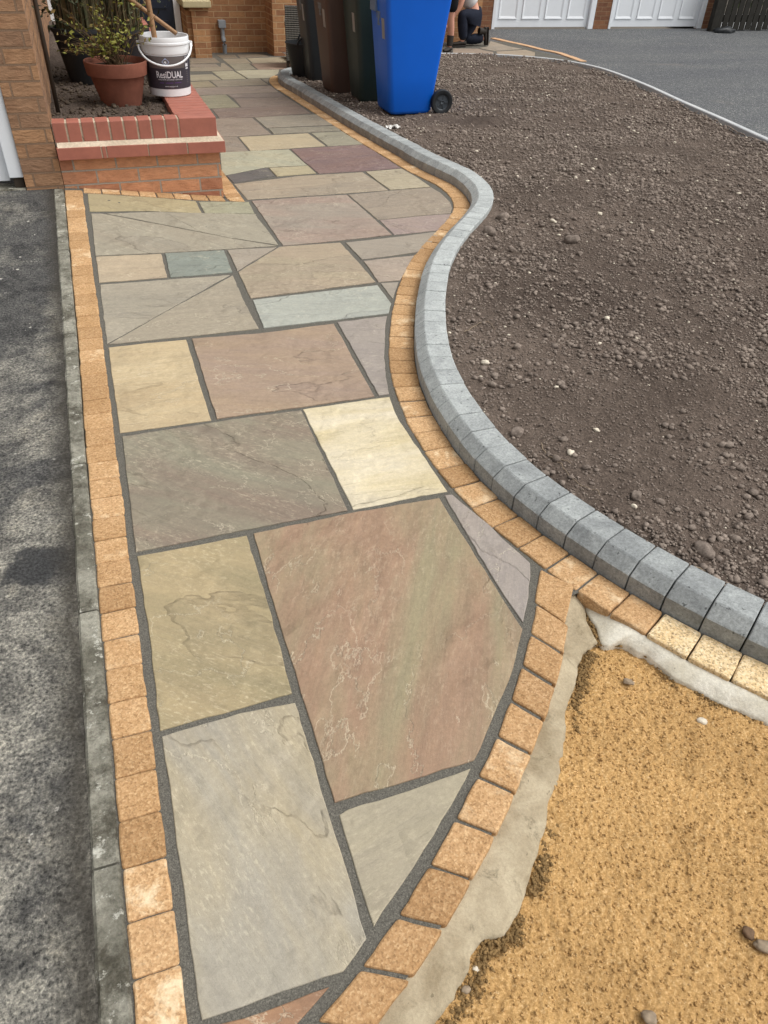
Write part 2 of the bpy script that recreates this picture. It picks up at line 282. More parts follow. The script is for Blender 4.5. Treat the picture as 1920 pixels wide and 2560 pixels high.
# ------------------------------------------------------------------ materials
class NT:
    def __init__(s, name, rough=0.85, spec=0.3):
        s.m = bpy.data.materials.new(name); s.m.use_nodes = True
        s.n, s.l = s.m.node_tree.nodes, s.m.node_tree.links
        s.b = s.n['Principled BSDF']
        s.b.inputs['Roughness'].default_value = rough
        s.b.inputs['Specular IOR Level'].default_value = spec
    def N(s, t, **k):
        n = s.n.new('ShaderNode'+t)
        for a, v in k.items(): setattr(n, a, v)
        return n
    def to(s, a, b): s.l.new(a, b)
    def coord(s, rnd=False, which='Object'):
        c = s.N('TexCoord').outputs[which]
        if not rnd: return c
        o = s.N('ObjectInfo').outputs['Random']
        a = s.N('VectorMath', operation='MULTIPLY_ADD'); cmb = s.N('CombineXYZ')
        m1 = s.math('MULTIPLY', o, 37.0); m2 = s.math('MULTIPLY', o, 91.0); 
        s.to(m1, cmb.inputs[0]); s.to(m2, cmb.inputs[1]); s.to(m1, cmb.inputs[2])
        ad = s.N('VectorMath', operation='ADD'); s.to(c, ad.inputs[0]); s.to(cmb.outputs[0], ad.inputs[1])
        return ad.outputs[0]
    def rand(s): return s.N('ObjectInfo').outputs['Random']
    def math(s, op, a, b=None, c=None, clamp=False):
        n = s.N('Math', operation=op, use_clamp=clamp)
        for i, v in enumerate((a, b, c)):
            if v is None: continue
            if isinstance(v, (int, float)): n.inputs[i].default_value = v
            else: s.to(v, n.inputs[i])
        return n.outputs[0]
    def mapping(s, v, scale=(1, 1, 1), rot=(0, 0, 0)):
        n = s.N('Mapping'); s.to(v, n.inputs[0]); n.inputs['Scale'].default_value = scale; n.inputs['Rotation'].default_value = rot
        return n.outputs[0]
    def noise(s, v, scale, detail=4, rough=0.55, dist=0.0, color=False):
        n = s.N('TexNoise'); s.to(v, n.inputs['Vector'])
        n.inputs['Scale'].default_value = scale; n.inputs['Detail'].default_value = detail; n.inputs['Roughness'].default_value = rough; n.inputs['Distortion'].default_value = dist
        return n.outputs['Color' if color else 'Fac']
    def voro(s, v, scale, out='Distance', feature='F1', rnd=1.0):
        n = s.N('TexVoronoi', feature=feature); s.to(v, n.inputs['Vector']); n.inputs['Scale'].default_value = scale; n.inputs['Randomness'].default_value = rnd
        return n.outputs[out]
    def ramp(s, f, stops, interp='LINEAR'):
        n = s.N('ValToRGB'); s.to(f, n.inputs[0]); e = n.color_ramp.elements; n.color_ramp.interpolation = interp
        while len(e) < len(stops): e.new(0.5)
        for q, (p, c) in zip(e, stops):
            q.position = p; q.color = (c, c, c, 1) if isinstance(c, (int, float)) else c
        return n.outputs[0]
    def mix(s, f, a, b, mode='MIX'):
        n = s.N('Mix', data_type='RGBA', blend_type=mode)
        if isinstance(f, (int, float)): n.inputs[0].default_value = f
        else: s.to(f, n.inputs[0])
        for v, i in ((a, 6), (b, 7)):
            if isinstance(v, tuple): n.inputs[i].default_value = v
            else: s.to(v, n.inputs[i])
        return n.outputs[2]
    def bump(s, h, dist, strength=1.0, prev=None):
        n = s.N('Bump'); n.inputs['Strength'].default_value = strength; n.inputs['Distance'].default_value = dist
        s.to(h, n.inputs['Height'])
        if prev is not None: s.to(prev, n.inputs['Normal'])
        return n.outputs[0]
    def done(s, col=None, nrm=None, rough=None):
        if col is not None:
            if isinstance(col, tuple): s.b.inputs['Base Color'].default_value = col
            else: s.to(col, s.b.inputs['Base Color'])
        if nrm is not None: s.to(nrm, s.b.inputs['Normal'])
        if rough is not None: s.to(rough, s.b.inputs['Roughness'])
        return s.m

def mat_slab():
    t = NT('riven_sandstone', 0.72, 0.3)
    v = t.coord(True)
    a1 = t.N('Attribute', attribute_type='OBJECT', attribute_name='tone_a').outputs['Color']
    a2 = t.N('Attribute', attribute_type='OBJECT', attribute_name='tone_b').outputs['Color']
    at = t.N('Attribute', attribute_type='OBJECT', attribute_name='grain')
    fk = t.N('Attribute', attribute_type='OBJECT', attribute_name='flecks').outputs['Fac']
    # bedding direction differs from slab to slab
    rv = t.N('VectorRotate', rotation_type='Z_AXIS'); t.to(v, rv.inputs['Vector']); t.to(at.outputs['Fac'], rv.inputs['Angle'])
    vs = t.mapping(rv.outputs[0], (1.0, 3.2, 1.0))
    big = t.noise(vs, 1.5, 5, 0.6, 0.5)
    col = t.mix(t.ramp(big, [(0.38, 0.0), (0.62, 1.0)]), a1, a2)
    band = t.noise(t.mapping(rv.outputs[0], (1.5, 13.0, 1.0)), 3.0, 7, 0.68, 0.4)
    col = t.mix(1.0, col, t.ramp(band, [(0.25, (0.86, 0.86, 0.87, 1)), (0.5, (1, 1, 1, 1)), (0.78, (1.10, 1.09, 1.06, 1))]), 'MULTIPLY')
    mott = t.noise(v, 6, 6, 0.7)
    col = t.mix(1.0, col, t.ramp(mott, [(0.3, (0.93, 0.93, 0.93, 1)), (0.7, (1.06, 1.06, 1.05, 1))]), 'MULTIPLY')
    # riven flakes: thin ledges where one bed breaks off on to the next
    ply = t.noise(t.mapping(rv.outputs[0], (1.0, 1.7, 1.0)), 1.9, 8, 0.60, 0.25)
    st = t.math('MULTIPLY', ply, 8.0)
    fr = t.math('FRACT', st)
    step = t.math('ADD', t.math('FLOOR', st), t.math('MINIMUM', t.math('MULTIPLY', fr, 14.0), 1.0))
    gate = t.ramp(t.noise(v, 2.3, 4, 0.6), [(0.46, 0.0), (0.56, 1.0)])
    edge = t.math('MULTIPLY', t.ramp(fr, [(0.0, 1.0), (0.03, 0.7), (0.075, 0.0)]), gate)
    col = t.mix(t.math('MULTIPLY', edge, 0.65), col, t.mix(0.5, col, lin((224, 212, 186))))
    # a few broad wavy beds with the shade under each lip painted into the colour
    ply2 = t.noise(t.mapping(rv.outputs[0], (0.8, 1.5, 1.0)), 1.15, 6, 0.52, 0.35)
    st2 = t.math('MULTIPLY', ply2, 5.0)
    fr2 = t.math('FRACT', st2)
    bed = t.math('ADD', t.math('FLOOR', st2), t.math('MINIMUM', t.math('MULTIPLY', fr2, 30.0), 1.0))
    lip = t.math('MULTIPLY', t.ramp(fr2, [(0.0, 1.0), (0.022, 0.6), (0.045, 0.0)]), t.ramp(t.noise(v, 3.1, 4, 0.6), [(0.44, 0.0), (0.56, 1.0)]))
    tone = t.math('FRACT', t.math('MULTIPLY', t.math('FLOOR', st2), 0.37))
    col = t.mix(1.0, col, t.ramp(tone, [(0.0, (0.95, 0.95, 0.96, 1)), (1.0, (1.05, 1.045, 1.03, 1))]), 'MULTIPLY')
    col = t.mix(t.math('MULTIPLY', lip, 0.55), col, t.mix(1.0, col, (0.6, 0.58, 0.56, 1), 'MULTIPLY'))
    # pale dusty flecks drawn out along the bedding
    fl = t.noise(t.mapping(rv.outputs[0], (1.0, 3.0, 1.0)), 46, 6, 0.74, 0.2)
    flg = t.ramp(t.noise(v, 3.4, 4, 0.6), [(0.36, 0.0), (0.60, 1.0)])
    fl = t.math('MULTIPLY', t.math('MULTIPLY', t.ramp(fl, [(0.53, 0.0), (0.62, 1.0)]), flg), fk)
    col = t.mix(t.math('MULTIPLY', fl, 0.5), col, t.mix(0.5, col, lin((236, 222, 192))))
    spk = t.noise(v, 95, 3, 0.75)
    col = t.mix(1.0, col, t.ramp(spk, [(0.28, 0.90), (0.5, 1.0), (0.72, 1.1)]), 'MULTIPLY')
    g = t.noise(v, 420, 2, 0.7)
    col = t.mix(1.0, col, t.ramp(g, [(0.25, 0.90), (0.75, 1.09)]), 'MULTIPLY')
    n = t.bump(bed, 0.0035, 0.8)
    n = t.bump(t.math('MULTIPLY', step, gate), 0.0026, 0.7, n)
    n = t.bump(band, 0.006, 0.4, n)
    n = t.bump(t.noise(t.mapping(rv.outputs[0], (1, 2, 1)), 34, 7, 0.75), 0.0032, 0.5, n)
    return t.done(col, n, t.ramp(t.noise(v, 7, 4), [(0.3, 0.58), (0.7, 0.8)]))

def mat_grains(name, c_dark, c_mid, c_light, scale, rough=0.95, big=None, bump_d=0.0015, rnd=True, hue=0.0):
    t = NT(name, rough, 0.2)
    v = t.coord(rnd)
    cell = t.voro(v, scale, 'Color')
    sep = t.N('SeparateColor'); t.to(cell, sep.inputs[0])
    f = sep.outputs[0]
    col = t.ramp(f, [(0.0, c_dark), (0.12, c_dark), (0.3, c_mid), (0.72, c_mid), (0.95, c_light)])
    col = t.mix(0.55, col, t.ramp(t.noise(v, scale*0.45, 5, 0.7), [(0.3, c_dark), (0.5, c_mid), (0.72, c_light)]))
    if big: 
        col = t.mix(t.ramp(t.noise(v, big[0], 4, 0.6, 0.4), [(0.4, 0.0), (0.65, 1.0)]), col, t.mix(1.0, col, big[1], 'MULTIPLY'))
    if hue > 0:
        r = t.rand()
        col = t.mix(1.0, col, t.ramp(r, [(0, (1-hue, 1-hue*1.1, 1-hue*1.2, 1)), (0.5, (1, 1, 1, 1)), (1, (1+hue*0.6, 1+hue*0.7, 1+hue*0.9, 1))]), 'MULTIPLY')
    if hue > 0:
        bl = t.math('MULTIPLY', t.ramp(t.noise(v, 13, 5, 0.7, 0.3), [(0.52, 0.0), (0.66, 0.75)]), t.ramp(t.rand(), [(0.55, 0.0), (0.9, 1.0)]))
        col = t.mix(bl, col, lin((232, 212, 178)))
    h = t.voro(v, scale, 'Distance')
    n = t.bump(h, bump_d, 0.6)
    n = t.bump(t.noise(v, scale*0.3, 5, 0.7), bump_d*2, 0.6, n)
    return t.done(col, n)

def mat_concrete(name, c0, c1, scale=60, rough=0.9, dark=None):
    t = NT(name, rough, 0.25)
    v = t.coord(True)
    col = t.mix(t.ramp(t.noise(v, 7, 5, 0.65), [(0.3, 0.0), (0.7, 1.0)]), c0, c1)
    col = t.mix(1.0, col, t.ramp(t.noise(v, scale*6, 3, 0.7), [(0.25, 0.72), (0.75, 1.2)]), 'MULTIPLY')
    pits = t.ramp(t.noise(v, scale*1.3, 3, 0.6), [(0.27, 0.0), (0.33, 1.0)])
    col = t.mix(pits, t.mix(1.0, col, (0.45, 0.45, 0.45, 1), 'MULTIPLY'), col)
    if dark is not None:
        col = t.mix(t.ramp(t.noise(v, 4.5, 6, 0.7, 0.5), [(0.42, 0.0), (0.6, 1.0)]), col, dark)
    n = t.bump(t.noise(v, scale*3, 5, 0.75), 0.002, 0.55)
    n = t.bump(pits, 0.001, 0.5, n)
    return t.done(col, n)

def mat_kerb():
    t = NT('charcoal_kerb', 0.88, 0.25)
    v = t.coord(True)
    dry = t.N('Attribute', attribute_type='OBJECT', attribute_name='paleness').outputs['Fac']  # how pale each block is
    pat = t.noise(v, 9, 6, 0.7, 0.4)
    f = t.math('ADD', t.math('MULTIPLY', t.math('SUBTRACT', pat, 0.5), 1.5), dry, clamp=True)
    col = t.mix(f, lin((112, 115, 116)), lin((180, 184, 182)))
    col = t.mix(1.0, col, t.ramp(t.noise(v, 130, 5, 0.8), [(0.30, 0.62), (0.70, 1.3)]), 'MULTIPLY')
    pits = t.ramp(t.noise(v, 62, 3, 0.65), [(0.30, 0.0), (0.35, 1.0)])
    col = t.mix(pits, t.mix(1.0, col, (0.4, 0.4, 0.4, 1), 'MULTIPLY'), col)
    n = t.bump(t.noise(v, 200, 5, 0.75), 0.002, 0.6)
    n = t.bump(pits, 0.0012, 0.5, n)
    return t.done(col, n)

def mat_edging():
    t = NT('old_edging', 0.95, 0.2)
    v = t.coord(True)
    col = t.mix(t.ramp(t.noise(v, 5, 6, 0.7), [(0.36, 0.0), (0.60, 1.0)]), lin((96, 93, 82)), lin((150, 147, 134)))
    col = t.mix(t.ramp(t.noise(v, 9, 7, 0.75), [(0.50, 0.0), (0.62, 0.85)]), col, lin((70, 66, 56)))
    col = t.mix(t.ramp(t.noise(v, 26, 6, 0.75), [(0.58, 0.0), (0.64, 0.85)]), col, lin((190, 188, 176)))
    col = t.mix(t.ramp(t.noise(v, 4.1, 5, 0.7), [(0.62, 0.0), (0.72, 0.5)]), col, lin((112, 122, 84)))
    g = t.noise(v, 95, 6, 0.8)
    col = t.mix(1.0, col, t.ramp(g, [(0.30, 0.55), (0.5, 1.0), (0.70, 1.4)]), 'MULTIPLY')
    return t.done(col, t.bump(g, 0.006, 0.8))

def mat_haunch(name, c0, c1, smear):
    t = NT(name, 0.95, 0.2)
    v = t.coord(True)
    col = t.mix(t.ramp(t.noise(v, 9, 6, 0.65, 0.4), [(0.34, 0.0), (0.62, 1.0)]), c0, c1)
    col = t.mix(t.ramp(t.noise(v, 17, 6, 0.72, 0.6), [(0.58, 0.0), (0.68, smear)]), col, lin((92, 84, 66)))
    col = t.mix(t.ramp(t.noise(v, 75, 3, 0.6), [(0.68, 0.0), (0.72, 0.6)]), col, lin((84, 76, 60)))
    g = t.noise(v, 150, 5, 0.8)
    col = t.mix(1.0, col, t.ramp(g, [(0.28, 0.78), (0.72, 1.14)]), 'MULTIPLY')
    n = t.bump(t.noise(v, 42, 6, 0.7), 0.006, 0.6)
    return t.done(col, t.bump(g, 0.002, 0.5, n))

def mat_plain(name, c, rough=0.5, spec=0.4, var=0.12, scale=8, bumpd=0.0, metal=0.0):
    t = NT(name, rough, spec)
    v = t.coord(True)
    col = t.mix(1.0, c, t.ramp(t.noise(v, scale, 5, 0.65), [(0.25, 1-var), (0.75, 1+var)]), 'MULTIPLY')
    t.b.inputs['Metallic'].default_value = metal
    n = t.bump(t.noise(v, scale*12, 4), bumpd, 0.5) if bumpd else None
    return t.done(col, n)

def mat_brick(name, c1, c2, cm, bw=0.2235, rh=0.0727, mortar=0.010, oz=0.117, ox=0.0, rust=1.0, stain=0.35):
    """stretcher bond on a UV map laid out in metres"""
    t = NT(name, 0.92, 0.15)
    uv = t.coord(which='UV'); ob = t.coord()
    off = t.N('VectorMath', operation='SUBTRACT'); t.to(uv, off.inputs[0]); off.inputs[1].default_value = (ox, oz, 0)
    wob = t.N('VectorMath', operation='MULTIPLY_ADD'); t.to(t.noise(ob, 30, 2, color=True), wob.inputs[0]); wob.inputs[1].default_value = (0.004, 0.004, 0); t.to(off.outputs[0], wob.inputs[2])
    br = t.N('TexBrick'); br.offset = 0.5; br.squash = 1.0
    t.to(wob.outputs[0], br.inputs['Vector'])
    br.inputs['Scale'].default_value = 1.0; br.inputs['Brick Width'].default_value = bw; br.inputs['Row Height'].default_value = rh
    br.inputs['Mortar Size'].default_value = mortar*0.5; br.inputs['Mortar Smooth'].default_value = 0.15; br.inputs['Bias'].default_value = 0.0
    br.inputs['Color1'].default_value = (0, 0, 0, 1); br.inputs['Color2'].default_value = (1, 1, 1, 1); br.inputs['Mortar'].default_value = (0.5, 0.5, 0.5, 1)
    fac = br.outputs['Fac']
    col = t.mix(br.outputs['Color'], c1, c2)
    rid = t.noise(t.mapping(ob, (20, 20, 50)), 1.0, 6, 0.70, 0.5)
    col = t.mix(1.0, col, t.ramp(rid, [(0.25, 0.70), (0.5, 1.0), (0.78, 1.22)]), 'MULTIPLY')
    blot = t.noise(ob, 11, 4, 0.6)
    col = t.mix(t.ramp(blot, [(0.45, 0.0), (0.7, stain)]), col, t.mix(1.0, col, (0.55, 0.45, 0.42, 1), 'MULTIPLY'))
    mcol = t.mix(1.0, cm, t.ramp(t.noise(ob, 200, 3), [(0.3, 0.8), (0.7, 1.15)]), 'MULTIPLY')
    col = t.mix(fac, col, mcol)
    inv = t.math('SUBTRACT', 1.0, fac)
    h = t.math('MULTIPLY', inv, t.math('ADD', 0.6, t.math('MULTIPLY', rid, rust)))
    n = t.bump(h, 0.009, 0.9)
    n = t.bump(t.noise(ob, 260, 3), 0.001, 0.4, n)
    return t.done(col, n)

M = {}
M['slab'] = mat_slab()
M['mortar'] = mat_grains('jointing_compound', lin((64, 62, 57)), lin((93, 90, 83)), lin((130, 126, 116)), 520, 0.95, bump_d=0.0008, rnd=False)
M['sett'] = mat_grains('orange_block', lin((134, 104, 72)), lin((182, 145, 104)), lin((214, 182, 140)), 260, 0.92, (9, (0.90, 0.87, 0.82, 1)), 0.0011, True, 0.2)
M['sett_pale'] = mat_grains('pale_block', lin((104, 86, 66)), lin((224, 200, 158)), lin((246, 234, 208)), 240, 0.92, (9, (0.92, 0.84, 0.72, 1)), 0.0011, True, 0.10)
M['kerb'] = mat_kerb()
M['edging'] = mat_edging()
M['pale_edging'] = mat_concrete('new_edging', lin((176, 178, 180)), lin((196, 197, 196)), 40)
M['haunch'] = mat_haunch('haunch_mortar', lin((142, 128, 104)), lin((178, 165, 140)), 0.55)
M['haunch_white'] = mat_haunch('fresh_mortar', lin((196, 188, 168)), lin((224, 219, 205)), 0.3)
M['brick_planter'] = mat_brick('planter_brick', lin((202, 148, 112)), lin((166, 114, 90)), lin((158, 148, 136)), ox=0.085)
M['brick_pillar'] = mat_brick('pillar_brick', lin((176, 136, 102)), lin((146, 116, 94)), lin((134, 110, 90)), ox=-0.02, rust=1.4)
M['brick_house'] = mat_brick('house_brick', lin((182, 138, 98)), lin((150, 108, 80)), lin((192, 162, 126)), oz=0.03, rust=0.6)
M['brick_dark'] = mat_brick('garage_brick', lin((142, 102, 76)), lin((120, 84, 66)), lin((150, 122, 96)), oz=0.03, rust=0.5)
M['coping'] = mat_plain('red_engineering_brick', lin((160, 98, 82)), 0.55, 0.5, 0.16, 14, 0.0006)
M['coping_mortar'] = mat_concrete('pale_pointing', lin((178, 162, 140)), lin((204, 188, 166)), 14)
M['white'] = mat_plain('white_paint', lin((228, 232, 236)), 0.45, 0.4, 0.03, 5)
M['white_plastic'] = mat_plain('white_plastic', lin((226, 227, 228)), 0.4, 0.4, 0.03, 12)
M['navy'] = mat_plain('navy_door_paint', lin((24, 32, 48)), 0.4, 0.5, 0.1, 5)
M['terracotta'] = mat_plain('terracotta', lin((122, 76, 61)), 0.85, 0.2, 0.22, 16, 0.0007)
M['black_plastic'] = mat_plain('black_plastic', lin((30, 33, 36)), 0.55, 0.4, 0.15, 10)
M['wood'] = mat_plain('ash_handle', lin((150, 116, 84)), 0.6, 0.3, 0.2, 30)
M['stone_cap'] = mat_concrete('cast_stone', lin((196, 184, 148)), lin((178, 164, 128)), 50)
M['grey_plastic'] = mat_plain('grey_plastic', lin((138, 144, 150)), 0.5, 0.4, 0.1, 8)
M['stem'] = mat_plain('dead_stem', lin((92, 76, 56)), 0.9, 0.15, 0.3, 12)
M['cane'] = mat_plain('dark_cane', lin((62, 54, 46)), 0.85, 0.2, 0.3, 12)
M['fence'] = mat_plain('stained_fence_wood', lin((48, 46, 42)), 0.85, 0.2, 0.3, 10, 0.001)
M['sticker'] = mat_plain('white_sticker', lin((205, 203, 198)), 0.6, 0.3, 0.05, 10)
M['wicker'] = None

def mat_tarmac_old():
    t = NT('old_tarmac', 0.9, 0.3)
    v = t.coord()
    gr = t.noise(v, 125, 4, 0.7)
    agg = t.ramp(gr, [(0.34, lin((66, 66, 65))), (0.45, lin((122, 121, 117))), (0.56, lin((152, 150, 144))), (0.66, lin((192, 188, 179)))])
    agg = t.mix(1.0, agg, t.ramp(t.noise(v, 16, 7, 0.76), [(0.38, (0.66, 0.66, 0.67, 1)), (0.5, (1.0, 1.0, 1.0, 1)), (0.64, (1.16, 1.15, 1.12, 1))]), 'MULTIPLY')
    wy = t.N('SeparateXYZ'); t.to(v, wy.inputs[0])
    worn = t.ramp(t.math('ADD', t.noise(v, 2.2, 7, 0.70, 0.5), t.math('MULTIPLY', t.math('SUBTRACT', 1.7, wy.outputs[1]), 0.045)), [(0.42, 0.0), (0.56, 1.0)])
    col = t.mix(worn, t.mix(1.0, agg, (0.38, 0.38, 0.39, 1), 'MULTIPLY'), t.mix(1.0, agg, (1.06, 1.03, 0.96, 1), 'MULTIPLY'))
    bitumen = t.ramp(t.noise(v, 5, 8, 0.78, 0.3), [(0.50, 0.0), (0.60, 0.7)])
    col = t.mix(bitumen, col, t.mix(1.0, col, (0.40, 0.40, 0.42, 1), 'MULTIPLY'))
    pale = t.ramp(t.noise(v, 4.2, 7, 0.74, 0.2), [(0.56, 0.0), (0.68, 0.7)])
    col = t.mix(pale, col, t.mix(1.0, col, (1.5, 1.45, 1.34, 1), 'MULTIPLY'))
    white = t.ramp(t.noise(v, 17, 6, 0.66), [(0.66, 0.0), (0.69, 0.9)])
    col = t.mix(white, col, lin((200, 196, 186)))
    # the dark spill beside the old edging, and grime along it
    d = t.N('VectorMath', operation='SUBTRACT'); t.to(v, d.inputs[0]); d.inputs[1].default_value = (-0.350, 1.645, 0)
    d2 = t.N('VectorMath', operation='MULTIPLY'); t.to(d.outputs[0], d2.inputs[0]); d2.inputs[1].default_value = (0.95, 1.15, 0)
    ln = t.N('VectorMath', operation='LENGTH'); t.to(d2.outputs[0], ln.inputs[0])
    spill = t.math('ADD', ln.outputs['Value'], t.math('MULTIPLY', t.math('SUBTRACT', t.noise(v, 15, 6, 0.7), 0.5), 0.17))
    col = t.mix(t.ramp(spill, [(0.070, 0.95), (0.098, 0.0)]), col, t.mix(1.0, lin((62, 62, 62)), t.ramp(gr, [(0.36, 0.6), (0.64, 1.5)]), 'MULTIPLY'))
    sp = t.N('SeparateXYZ'); t.to(v, sp.inputs[0])
    ex = t.math('ADD', sp.outputs[0], t.math('MULTIPLY', t.math('SUBTRACT', t.noise(v, 8, 5, 0.7), 0.5), 0.12))
    col = t.mix(t.ramp(ex, [(-0.345+0.5, 0.0), (-0.285+0.5, 0.8)]) if False else t.math('MULTIPLY', t.math('SUBTRACT', 1.0, t.math('MULTIPLY', t.math('ABSOLUTE', t.math('ADD', ex, 0.27)), 14.0), clamp=True), 0.8), col, lin((60, 55, 47)))
    spots = t.ramp(t.voro(v, 6.5, 'Distance'), [(0.04, 1.0), (0.06, 0.0)])
    col = t.mix(t.math('MULTIPLY', spots, t.ramp(t.noise(v, 40, 3), [(0.42, 0.0), (0.52, 1.0)])), col, lin((206, 202, 190)))
    n = t.bump(gr, 0.012, 1.0)
    return t.done(col, n)
def mat_tarmac_new():
    t = NT('newer_tarmac', 0.85, 0.3)
    v = t.coord()
    cell = t.N('SeparateColor'); t.to(t.voro(v, 120, 'Color'), cell.inputs[0])
    agg = t.ramp(cell.outputs[0], [(0.0, lin((58, 60, 63))), (0.6, lin((88, 90, 93))), (0.92, lin((114, 115, 115))), (1.0, lin((176, 174, 168)))])
    big = t.noise(t.mapping(v, (0.5, 1.2, 1)), 0.9, 5, 0.6, 0.4)
    col = t.mix(1.0, agg, t.ramp(big, [(0.3, (0.80, 0.81, 0.84, 1)), (0.7, (1.10, 1.10, 1.06, 1))]), 'MULTIPLY')
    col = t.mix(t.ramp(t.noise(v, 0.55, 3), [(0.62, 0.0), (0.75, 0.5)]), col, lin((136, 126, 114)))
    n = t.bump(t.voro(v, 120, 'Distance'), 0.003, 0.6)
    return t.done(col, n)
def mat_soil(name, k=1.0):
    t = NT(name, 1.0, 0.1)
    v = t.coord(which='Object')
    big = t.noise(v, 1.3, 5, 0.6, 0.3)
    col = t.mix(t.ramp(big, [(0.35, 0.0), (0.65, 1.0)]), lin((80, 70, 63), k), lin((106, 94, 85), k))  # darker base paints in the shade of the cavities between crumbs
    col = t.mix(1.0, col, t.ramp(t.noise(v, 90, 6, 0.75), [(0.30, 0.45), (0.70, 1.55)]), 'MULTIPLY')
    col = t.mix(t.ramp(t.noise(v, 230, 2, 0.6), [(0.70, 0.0), (0.76, 0.75)]), col, lin((168, 156, 138), k))
    n = t.bump(t.noise(v, 55, 7, 0.75), 0.012, 0.8)
    n = t.bump(t.voro(v, 110, 'Distance'), 0.005, 0.5, n)
    return t.done(col, n)
def mat_clod():
    t = NT('soil_crumbs', 1.0, 0.1)
    v = t.coord()
    col = t.mix(t.ramp(t.noise(v, 14, 4, 0.7), [(0.3, 0.0), (0.7, 1.0)]), lin((98, 88, 81)), lin((150, 137, 126)))
    col = t.mix(1.0, col, t.ramp(t.noise(v, 160, 4, 0.7), [(0.3, 0.7), (0.7, 1.3)]), 'MULTIPLY')
    return t.done(col, t.bump(t.noise(v, 260, 3), 0.002, 0.6))
def mat_sand():
    t = NT('sharp_sand', 1.0, 0.1)
    v = t.coord()
    g = t.noise(v, 185, 6, 0.8)
    col = t.ramp(g, [(0.30, lin((130, 98, 58))), (0.43, lin((178, 142, 92))), (0.56, lin((200, 162, 110))), (0.68, lin((234, 206, 160)))])
    col = t.mix(1.0, col, t.ramp(t.noise(v, 5, 6, 0.65), [(0.32, (0.84, 0.82, 0.79, 1)), (0.68, (1.08, 1.07, 1.05, 1))]), 'MULTIPLY')
    col = t.mix(t.ramp(t.noise(v, 120, 3, 0.7), [(0.66, 0.0), (0.72, 0.6)]), col, lin((92, 68, 42)))
    n = t.bump(g, 0.004, 0.9)
    return t.done(col, n)
def mat_leaf(name, a, b):
    t = NT(name, 0.6, 0.3)
    v = t.coord()
    col = t.mix(t.ramp(t.noise(v, 22, 3, 0.7), [(0.35, 0.0), (0.65, 1.0)]), lin(a), lin(b))
    return t.done(col)
def mat_wicker():
    t = NT('grey_wicker', 0.7, 0.3)
    uv = t.coord(which='UV')
    w1 = t.N('TexWave', wave_type='BANDS', bands_direction='Y'); t.to(uv, w1.inputs['Vector']); w1.inputs['Scale'].default_value = 14; w1.inputs['Distortion'].default_value = 1.2; w1.inputs['Detail'].default_value = 1; w1.inputs['Detail Scale'].default_value = 6
    w2 = t.N('TexWave', wave_type='BANDS', bands_direction='X'); t.to(uv, w2.inputs['Vector']); w2.inputs['Scale'].default_value = 9
    f = t.math('MULTIPLY', w1.outputs['Fac'], t.math('ADD', 0.7, t.math('MULTIPLY', w2.outputs['Fac'], 0.3)))
    col = t.ramp(f, [(0.15, lin((40, 40, 38))), (0.6, lin((118, 114, 106)))])
    return t.done(col, t.bump(f, 0.006, 0.9))
M['sett_far'] = mat_plain('pale_orange_block', lin((196, 160, 126)), 0.9, 0.2, 0.2, 20)
M['tarmac_old'] = mat_tarmac_old(); M['tarmac_new'] = mat_tarmac_new()
M['soil'] = mat_soil('garden_soil'); M['soil_planter'] = mat_soil('planter_soil', 0.75)
M['clod'] = mat_clod(); M['sand'] = mat_sand(); M['wicker'] = mat_wicker()
M['leaf'] = mat_leaf('shrub_leaf', (96, 104, 40), (142, 138, 62)); M['leaf_dry'] = mat_leaf('dry_leaf', (112, 84, 44), (120, 106, 60))
M['grass_blade'] = mat_leaf('grass_blade', (62, 72, 48), (104, 92, 64)); M['hedge'] = mat_leaf('hedge_leaf', (60, 84, 36), (92, 112, 54))
M['stone'] = mat_plain('chalk_stone', lin((206, 196, 178)), 0.95, 0.2, 0.2, 60, 0.002)
M['flint'] = mat_plain('grey_pebble', lin((140, 124, 104)), 0.8, 0.3, 0.35, 70, 0.001)
M['skin'] = mat_plain('skin', lin((204, 150, 128)), 0.55, 0.35, 0.06, 20)
M['trouser'] = mat_plain('navy_work_trousers', lin((36, 40, 52)), 0.9, 0.15, 0.25, 18, 0.003)
M['shorts'] = mat_plain('black_shorts', lin((28, 29, 33)), 0.9, 0.15, 0.2, 18, 0.003)
M['shirt'] = mat_plain('white_tee', lin((214, 212, 212)), 0.9, 0.15, 0.06, 14, 0.002)
M['maroon'] = mat_plain('maroon_top', lin((84, 44, 44)), 0.9, 0.15, 0.15, 14, 0.002)
M['boot'] = mat_plain('dark_work_boot', lin((52, 47, 43)), 0.8, 0.3, 0.25, 20, 0.001)
M['hair'] = mat_plain('brown_hair', lin((58, 44, 34)), 0.7, 0.3, 0.2, 40)
M['pebble_dark'] = mat_plain('brown_pebble', lin((96, 76, 58)), 0.85, 0.25, 0.45, 60, 0.001)
M['ground'] = mat_concrete('bare_ground', lin((120, 112, 100)), lin((98, 92, 84)), 20)

